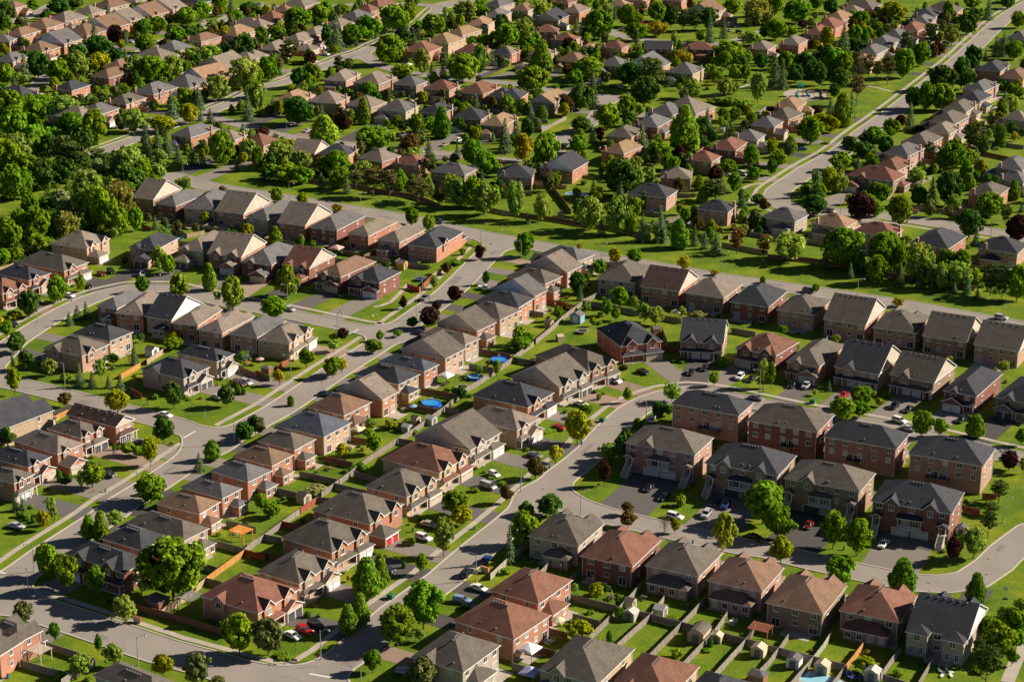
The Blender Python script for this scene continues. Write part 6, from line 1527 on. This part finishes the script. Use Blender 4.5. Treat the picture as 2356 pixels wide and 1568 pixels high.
for ln in SMALL.split('\n'):
    t,k,x,y,s,col,fl=ln.replace('|',' ').split(); x,y,s=float(x),float(y),float(s)
    if s<=.11: continue
    P=G(t,x,y); a=yard_ang(P) if k not in('stopsign','person','dog') else 0; M_=SM.get(col,white); fl=int(fl)
    if k in('shed','barn'):
        r=root_('garden_shed',P,a+(math.pi/2 if fl else 0),s); b=MB(); W_,D_,h=1.3,1.15,1.9
        if k=='barn': W_,D_,h=1.5,1.9,2.0
        wm=SM['beige'] if col in('dark','reddish') else M_; wm=SM['white'] if (t,x) in(('D4',240.0),('C1',1400.0)) else wm
        b.box((-W_,-D_,0),(W_,D_,h),top=False); 
        for yy in (-D_,D_): b.poly([(-W_,yy,h),(W_,yy,h),(W_*.6,yy,h+.5),(0,yy,h+.75),(-W_*.6,yy,h+.5)] if k=='barn' else [(-W_,yy,h),(W_,yy,h),(0,yy,h+.65)])
        part('wall',b,wm,r); b=MB(); e=.12
        pr=[(-W_-e,h-.06),(-W_*.6,h+.52),(0,h+.79),(W_*.6,h+.52),(W_+e,h-.06)] if k=='barn' else [(-W_-e,h-.05),(0,h+.70),(W_+e,h-.05)]
        for p,q in zip(pr[:-1],pr[1:]): b.poly([(p[0],-D_-e,p[1]),(q[0],-D_-e,q[1]),(q[0],D_+e,q[1]),(p[0],D_+e,p[1])]); b.poly([(p[0],-D_-e,p[1]-.06),(q[0],-D_-e,q[1]-.06),(q[0],-D_-e,q[1]),(p[0],-D_-e,p[1])])
        part('roof',b,{'dark':MR['d'],'metal':SM['metal'],'beige':SM['beige'],'cream':SM['beige'],'white':MR['g'],'reddish':MR['r'],'blue':MR['g'],'brown':MR['d'],'yellow':MR['t']}.get(col,MR['d']),r)
        b=MB(); b.box((-.6,-D_-.04,.05),(-.02,-D_,1.75));b.box((.02,-D_-.04,.05),(.6,-D_,1.75)); part('door',b,SM['grey'] if col!='blue' else white,r)
        desc=f"{col} {'barn-shaped ' if k=='barn' else ''}garden shed"; cat='shed'
    elif k=='hut':
        r=root_('garden_hut',P,a,s); b=MB(); b.box((-1.5,-1.2,0),(1.5,1.2,1.9),top=False); part('wall',b,SM['brown'] if col!='metal' else SM['metal'],r); b=MB(); hip(b,-1.75,1.75,-1.45,1.45,1.88,.45); part('roof',b,MR['g'] if col=='dark' else MR['t'],r); b=MB(); b.box((-.45,-1.25,0),(.45,-1.2,1.7)); part('door',b,SM['grey'],r); desc=f"{col} hip-roofed garden hut";cat='shed'
    elif k=='gazebo':
        r=root_('canopy_tent',P,a,s); b=MB(); z=2.1; A=[(-1.7,-1.7,z),(1.7,-1.7,z),(1.7,1.7,z),(-1.7,1.7,z)]; c=(0,0,z+.95)
        for i in range(4):
            q=A[(i+1)%4]; m_=((A[i][0]+q[0])/2*.8,(A[i][1]+q[1])/2*.8,z+.28); b.poly([A[i],q,m_]); b.poly([A[i],m_,c]); b.poly([m_,q,c]); b.poly([(A[i][0],A[i][1],z-.22),(q[0],q[1],z-.22),q,A[i]])
        part('canopy',b,M_,r)
        for q in A: b=MB(); b.tube((q[0]*.97,q[1]*.97,0),(q[0]*.97,q[1]*.97,z),.04,.04,5); part('pole',b,blackm,r)
        desc=f"{col} canopy tent";cat='canopy'
    elif k in('parasol','closedparasol'):
        r=root_('parasol',P,a,s); b=MB(); b.tube((0,0,0),(0,0,2.4),.03,.03,5); part('pole',b,SM['wood'],r); b=MB()
        if k=='parasol':
            n=8; rg=[(1.4*math.cos(i*2*math.pi/n),1.4*math.sin(i*2*math.pi/n),1.95) for i in range(n)]
            for i in range(n): b.poly([rg[i],rg[(i+1)%n],(0,0,2.5)]); b.poly([(rg[i][0],rg[i][1],1.82),(rg[(i+1)%n][0],rg[(i+1)%n][1],1.82),rg[(i+1)%n],rg[i]])
        else: b.tube((0,0,1.0),(0,0,1.3),.1,.2,8,cap=False); b.tube((0,0,1.3),(0,0,2.5),.2,.03,8)
        part('canopy',b,M_,r); desc=f"{col} {'open' if k=='parasol' else 'folded'} garden parasol";cat='parasol'
    elif k=='pergola':
        r=root_('pergola',P,a,s); M2=SM[col]
        for X in (-1.6,1.6):
            for Y in (-1.3,1.3): b=MB(); b.box((X-.07,Y-.07,0),(X+.07,Y+.07,2.2)); part('post',b,M2,r)
        b=MB(); [b.box((-1.9,Y-.05,2.2),(1.9,Y+.05,2.36)) for Y in (-1.3,1.3)]; part('beams',b,M2,r); b=MB(); [b.box((-1.9+i*.32,-1.6,2.36),(-1.84+i*.32,1.6,2.48)) for i in range(12)]; part('rafters',b,M2,r); desc=f"{col} timber pergola";cat='pergola'
    elif k=='pool':
        r=root_('round_pool',P,0,1); R_=s; b=MB(); n=28; rim_=[(math.cos(i*2*math.pi/n),math.sin(i*2*math.pi/n)) for i in range(n)]
        for i in range(n):
            p,q=rim_[i],rim_[(i+1)%n]; b.poly([(p[0]*R_*1.06,p[1]*R_*1.06,0),(q[0]*R_*1.06,q[1]*R_*1.06,0),(q[0]*R_,q[1]*R_,1.05),(p[0]*R_,p[1]*R_,1.05)]); b.poly([(p[0]*R_,p[1]*R_,1.05),(q[0]*R_,q[1]*R_,1.05),(q[0]*R_*.93,q[1]*R_*.93,1.0),(p[0]*R_*.93,p[1]*R_*.93,1.0)]); b.poly([(p[0]*R_*.93,p[1]*R_*.93,1.0),(q[0]*R_*.93,q[1]*R_*.93,1.0),(q[0]*R_*.93,q[1]*R_*.93,.7),(p[0]*R_*.93,p[1]*R_*.93,.7)])
        part('pool_wall',b,poolblue,r); b=MB(); b.poly([(p[0]*R_*.93,p[1]*R_*.93,.86) for p in rim_]); part('water',b,paleliner if col=='pale' else water,r)
        b=MB(); [b.tube((x_,R_*.95,0),(x_,R_*.95,1.9),.03,.03,5) for x_ in (-.3,.3)]; [b.box((-.3,R_*.93,z_),(.3,R_*.97,z_+.04)) for z_ in (.3,.6,.9,1.2,1.5)]; part('ladder',b,white,r); desc=f"round above-ground {'pale ' if col=='pale' else 'bright '}blue pool";cat='pool'
    elif k=='groundpool':
        r=root_('swimming_pool',P,a,1); W_,D_=s,s*.5; b=MB(); n=24; o1=[((W_+.8)*math.copysign(abs(math.cos(i*6.2832/n))**.6,math.cos(i*6.2832/n))/1,(D_+.8)*math.copysign(abs(math.sin(i*6.2832/n))**.6,math.sin(i*6.2832/n))) for i in range(n)]; b.prism(o1,0,.06); part('coping',b,conc,r); b=MB(); b.poly([(p[0]*W_/(W_+.8),p[1]*D_/(D_+.8),.075) for p in o1]); part('water',b,paleliner if col=='pale' else water,r); desc=f"in-ground {'pale' if col=='pale' else 'deep'} blue pool";cat='pool'
    elif k=='trampoline':
        r=root_('trampoline',P,0,1); R_=s; b=MB(); n=18; rg=[(R_*math.cos(i*6.2832/n),R_*math.sin(i*6.2832/n)) for i in range(n)]; b.poly([(p[0]*.85,p[1]*.85,.85) for p in rg]); part('mat',b,SM['black'],r); b=MB()
        for i in range(n): p,q=rg[i],rg[(i+1)%n]; b.poly([(p[0],p[1],.85),(q[0],q[1],.85),(q[0]*.84,q[1]*.84,.87),(p[0]*.84,p[1]*.84,.87)])
        part('rim',b,poolblue if col=='blue' else SM['bleached'],r)
        for i in range(0,n,3): b=MB(); b.tube((rg[i][0],rg[i][1],0),(rg[i][0],rg[i][1],2.3 if col!='pale' else .85),.03,.03,5); part('leg',b,SM['blue'] if col=='blue' else galv,r)
        desc=f"{col} round trampoline";cat='trampoline'
    elif k=='mailbox':
        r=root_('community_mailbox',P,a,1); b=MB(); b.box((-1.1,-.3,.45),(1.1,.3,1.6)); part('cabinet',b,SM['redbox' if col=='redbox' else 'orangebox'],r); b=MB(); [b.box((-1.05+i*.35,-.32,.55+j*.34),(-.75+i*.35,-.3,.85+j*.34)) for i in range(6) for j in range(3)]; part('locker_doors',b,SM['pale'],r); b=MB(); b.box((-.9,-.2,0),(.9,.2,.45)); part('plinth',b,conc,r); desc=f"{'red' if col=='redbox' else 'orange'} street mailbox cabinet";cat='mailbox'
    elif k=='transformer':
        r=root_('transformer_box',P,a,1); b=MB(); b.box((-.75,-.65,.15),(.75,.65,1.25)); me=b.mesh('cabinet',SM['green']); bevel(me,.05); obj('cabinet',me,r); b=MB(); b.box((-.9,-.8,0),(.9,.8,.15)); part('plinth',b,conc,r); desc="dark green transformer cabinet";cat='utility box'
    elif k=='utilbox':
        r=root_('utility_box',P,a,1); b=MB(); b.box((-.25,-.2,0),(.25,.2,.85)); me=b.mesh('cabinet',mat('utility_green',(.10,.28,.17),.5,.05)); bevel(me,.03); obj('cabinet',me,r); b=MB(); b.box((-.28,-.23,.85),(.28,.23,.92)); part('lid',b,SM['green'],r); desc="small green utility box";cat='utility box'
    elif k=='hydrant':
        r=root_('fire_hydrant',P,a,1); b=MB(); b.tube((0,0,0),(0,0,.75),.13,.12,8); b.tube((0,0,.75),(0,0,.9),.15,.05,8); b.tube((-.22,0,.5),(.22,0,.5),.07,.07,6); b.tube((0,0,.0),(0,0,.06),.2,.2,8); part('body',b,SM['red'],r); desc="red fire hydrant";cat='hydrant'
    elif k in('stopsign','streetsign','roadsign'):
        r=root_({'stopsign':'stop_sign','streetsign':'street_name_sign','roadsign':'road_sign'}[k],P,0,1); b=MB(); b.tube((0,0,0),(0,0,2.5),.05,.05,6); part('post',b,SM['pale'],r); b=MB()
        if k=='stopsign':
            b.prism([(0,0)],0,0) if 0 else None; A=[(.42*math.cos(math.pi/8+i*math.pi/4),-.07,2.5+.42*math.sin(math.pi/8+i*math.pi/4)) for i in range(8)]; b.poly(A); b.poly([(p[0],-.05,p[2]) for p in A][::-1]); pl=part('plate',b,signred,r); q=obj('lettering',text_mesh('STOP',.27,white),pl,(0,-.08,2.5)); q.rotation_euler=(math.pi/2,0,0); desc="red octagonal STOP sign on a pole"
        elif k=='streetsign': b.box((-.55,-.02,2.5),(.55,.02,2.75)); part('plate',b,signgreen,r); b=MB(); b.box((-.02,-.5,2.8),(.02,.5,3.02)); part('plate',b,signgreen,r); desc="green street name sign on a pole"
        else: b.box((-.3,-.06,1.9),(.3,-.04,2.6)); part('plate',b,white,r); desc="small white road sign on a pole"
        cat='sign'
    elif k=='hoop':
        r=root_('basketball_hoop',P,a,1); b=MB(); b.tube((0,0,0),(0,0,2.9),.07,.06,6); b.tube((0,0,2.9),(0,-.7,3.1),.05,.05,6); part('post',b,SM['pale'],r); b=MB(); b.box((-.65,-.76,2.75),(.65,-.72,3.6)); part('backboard',b,white,r); b=MB(); [b.tube((.22*math.cos(i*.785),-1+.22*math.sin(i*.785),2.95),(.22*math.cos((i+1)*.785),-1+.22*math.sin((i+1)*.785),2.95),.015,.015,4) for i in range(8)]; part('ring',b,SM['orange'],r); b=MB(); b.box((-.5,-.2,0),(.5,.7,.2)); part('base',b,SM['black'],r); desc="white basketball hoop on a stand";cat='basketball hoop'
    elif k=='bench':
        r=root_('park_bench',P,a,1); b=MB(); b.box((-.8,-.25,.42),(.8,.2,.48)); part('seat',b,SM['wood'],r); b=MB(); b.box((-.8,.2,.5),(.8,.26,.9)); part('backrest',b,SM['wood'],r); [part('leg',(lambda q:(q.box((x_-.04,-.2,0),(x_+.04,.2,.42)),q)[1])(MB()),blackm,r) for x_ in (-.7,.7)]; desc="wooden garden bench";cat='bench'
    elif k=='postlamp':
        r=root_('garden_lamp',P,a,1); b=MB(); b.tube((0,0,0),(0,0,2.2),.05,.04,6); part('post',b,blackm,r); b=MB(); b.tube((0,0,2.2),(0,0,2.5),.1,.16,6); b.tube((0,0,2.5),(0,0,2.65),.18,.03,6); part('lantern',b,blackm,r); desc="black garden lantern post";cat='garden lamp'
    elif k=='bins':
        r=root_('wheelie_bin',P,a,1); b=MB(); b.tube((0,0,0),(0,0,.95),.26,.32,4); part('body',b,{'blue':poolblue,'green':SM['green']}[col],r); b=MB(); b.box((-.3,-.3,.95),(.3,.3,1.02)); part('lid',b,SM['black'],r); desc=f"{col} refuse bin";cat='bin'
    elif k=='table':
        r=root_('patio_table',P,a,1); b=MB(); b.box((-.8,-.5,.70),(.8,.5,.75)); part('tabletop',b,M_,r); 
        for X in (-.7,.7):
            for Y in (-.4,.4): b=MB(); b.box((X-.03,Y-.03,0),(X+.03,Y+.03,.7)); part('leg',b,M_,r)
        tagc=[]
        for X,Y,rz in ((-.4,-1,0),(.45,-1.05,.2),(-.4,1,3.1),(.5,1.05,3.3)):
            P2=r.location+Matrix.Rotation(a,3,'Z')@Vector((X,Y,0)); c=root_('patio_chair',P2,a+rz,1); b=MB(); b.box((-.24,-.24,.42),(.24,.24,.46)); part('seat',b,M_,c); b=MB(); b.box((-.24,-.28,.46),(.24,-.24,.9)); part('backrest',b,M_,c)
            for X2 in (-.21,.21):
                for Y2 in (-.21,.21): b=MB(); b.box((X2-.02,Y2-.02,0),(X2+.02,Y2+.02,.42)); part('leg',b,M_,c)
            pend(c,f"{col} patio chair",'chair','patio chairs',P2)
        desc=f"{col} patio table";cat='table'
    elif k=='loungers':
        for i in range(4):
            P2=P+Vector((i%2*1.9-1,i//2*1.6-.5)); r=root_('sun_lounger',P2,a+.5*i,1); b=MB(); b.box((-.32,-.95,.3),(.32,.35,.38)); part('seat',b,white,r); b=MB(); b.poly([(-.32,.35,.36),(.32,.35,.36),(.32,.9,.85),(-.32,.9,.85)]); b.poly([(-.32,.9,.8),(.32,.9,.8),(.32,.35,.3),(-.32,.35,.3)]); part('backrest',b,white,r)
            for X2,Y2 in ((-.28,-.8),(.28,-.8),(-.28,.3),(.28,.3)): b=MB(); b.box((X2-.02,Y2-.02,0),(X2+.02,Y2+.02,.3)); part('leg',b,white,r)
            pend(r,'white sun lounger','sun lounger','loungers behind the charcoal house',P2)
        continue
    elif k=='playset':
        r=root_('play_tower',P,a,1.1); [part('post',(lambda q:(q.box((X-.06,Y-.06,0),(X+.06,Y+.06,2.6)),q)[1])(MB()),SM['wood'],r) for X in (-.7,.7) for Y in (-.7,.7)]; b=MB(); b.box((-.75,-.75,1.2),(.75,.75,1.3)); part('platform',b,SM['wood'],r); b=MB(); b.poly([(-.9,-.9,2.5),(.9,-.9,2.5),(.9,0,3.2),(-.9,0,3.2)]); b.poly([(-.9,.9,2.5),(.9,.9,2.5),(.9,0,3.2),(-.9,0,3.2)]); part('roof',b,SM['blue'],r); b=MB(); b.poly([(-.3,-.75,1.3),(.3,-.75,1.3),(.3,-2.6,.1),(-.3,-2.6,.1)]); part('slide',b,SM['green'],r); desc="wooden play tower with blue roof";cat='playset'
    elif k=='playground':
        r=root_('playground_frame',P,0,1.5); tq=SM['green'] if 0 else mat('teal_plastic',(.01,.24,.17),.4,.03)
        for cx_,cy_,rf_ in ((-1.6,0,1),(2.2,.6,0),(6.2,-1.5,0)):
            [part('post',(lambda q:(q.tube((cx_+X,cy_+Y,0),(cx_+X,cy_+Y,3.6 if rf_ else 2.6),.06,.06,6),q)[1])(MB()),SM['rust'],r) for X in (-.8,.8) for Y in (-.8,.8)]; b=MB(); b.box((cx_-.85,cy_-.85,1.4),(cx_+.85,cy_+.85,1.5)); part('platform',b,SM['brown'],r)
            if rf_: b=MB(); hip(b,cx_-1.1,cx_+1.1,cy_-1.1,cy_+1.1,3.5,.9); part('roof',b,tq,r)
            b=MB(); 
            pts=[(cx_-1.0,cy_-.8,1.5),(cx_-1.7,cy_-1.5,1.1),(cx_-1.5,cy_-2.3,.6),(cx_-.8,cy_-2.8,.2)]
            for p,q in zip(pts[:-1],pts[1:]): b.tube(p,q,.38,.38,8)
            part('slide',b,tq,r)
        b=MB(); b.box((-.8,-.3,1.45),(1.4,.4,1.55)); [b.box((-.8+i*.2,-.3,1.55),(-.76+i*.2,-.26,2.3)) for i in range(11)]; part('bridge',b,SM['rust'],r); desc="teal and rust-red playground frame on the sand";cat='playground'
    elif k=='person':
        r=person(P,s,{'pink':'pink','yellow':'yellow','white':'white','blue':'blue','red':'red','grey':'grey'}[col],random.uniform(-1,1)); desc=f"person in a {col} top standing outdoors";cat='person'
    elif k=='dog':
        r=root_('dog',P,.8,1); b=MB(); b.tube((-.28,0,.36),(.25,0,.40),.11,.13,8); b.tube((.25,0,.42),(.40,0,.56),.09,.07,7); b.tube((.36,0,.58),(.54,0,.54),.085,.04,7); b.tube((-.28,0,.4),(-.45,0,.55),.03,.015,5)
        for X in (-.22,.2):
            for Y in (-.07,.07): b.tube((X,Y,.34),(X-.02,Y,.17),.045,.03,6); b.tube((X-.02,Y,.17),(X,Y,0),.03,.025,6)
        for Y in (-.06,.06): b.tube((.34,Y,.62),(.31,Y*1.3,.70),.03,.01,5)
        part('body',b,SM['white'],r); desc="small white dog on the lawn";cat='dog'
    pend(r,desc,cat,{'sign':'street signs'}.get(cat,'garden and street '+cat+'s') if cat not in('person','dog','playground','playset') else None,P)
# speed limit sign on the lamp above the parked pickup
P=G('D2',2013,545); r=root_('speed_sign',G('D2',2025,635)+Vector((0,-.2)),-.1,1); b=MB(); b.box((-.34,-.06,2.2),(.34,-.02,3.1)); pl=part('plate',b,white,r); q=obj('digits',text_mesh('40',.5,SM['black']),pl,(0,-.07,2.62)); q.rotation_euler=(math.pi/2,0,0); q=obj('lettering',text_mesh('MAXIMUM',.12,SM['black']),pl,(0,-.07,2.97)); q.rotation_euler=(math.pi/2,0,0); b=MB(); b.tube((0,0,0),(0,0,3.1),.03,.03,5); part('post',b,galv,r); pend(r,'white 40 speed limit sign','sign',None,G('D2',2025,635))
finish_labels()
# ---------- camera, light, world
cam=bpy.data.cameras.new('camera'); co=bpy.data.objects.new('camera',cam); COL.objects.link(co); co.location=(0,0,CH); co.rotation_euler=(math.radians(90-PITCH),0,0); cam.sensor_width=36; cam.lens=36*F/1024; cam.clip_start=1; cam.clip_end=9000; sc.camera=co
SAZ,SEL=78.0,30.0
su=bpy.data.lights.new('sun','SUN'); su.energy=SUNE; su.angle=math.radians(.5); su.color=(1.0,.88,.72); so=bpy.data.objects.new('sun',su); COL.objects.link(so)
d=Vector((math.sin(math.radians(SAZ))*math.cos(math.radians(SEL)),math.cos(math.radians(SAZ))*math.cos(math.radians(SEL)),math.sin(math.radians(SEL)))); so.rotation_euler=d.to_track_quat('Z','Y').to_euler(); so.location=(300,500,300)
w=bpy.data.worlds.new('World'); sc.world=w; w.use_nodes=True; nt=w.node_tree; bg=nt.nodes['Background']; sk=nt.nodes.new('ShaderNodeTexSky'); sk.sky_type='NISHITA'; sk.sun_disc=False; sk.sun_elevation=math.radians(SEL); sk.sun_rotation=math.radians(SAZ); sk.altitude=200; sk.air_density=.32; sk.dust_density=.4; nt.links.new(sk.outputs[0],bg.inputs[0]); bg.inputs[1].default_value=SKYE
sc.view_settings.view_transform='Standard'; sc.view_settings.look='None'; sc.view_settings.exposure=EXPO; sc.view_settings.gamma=1; sc.view_settings.use_curve_mapping=False
sc.cycles.max_bounces=6; sc.cycles.diffuse_bounces=2; sc.cycles.transmission_bounces=3; sc.cycles.use_adaptive_sampling=False
print('objects',len(bpy.data.objects),'houses',len(HOUSES))
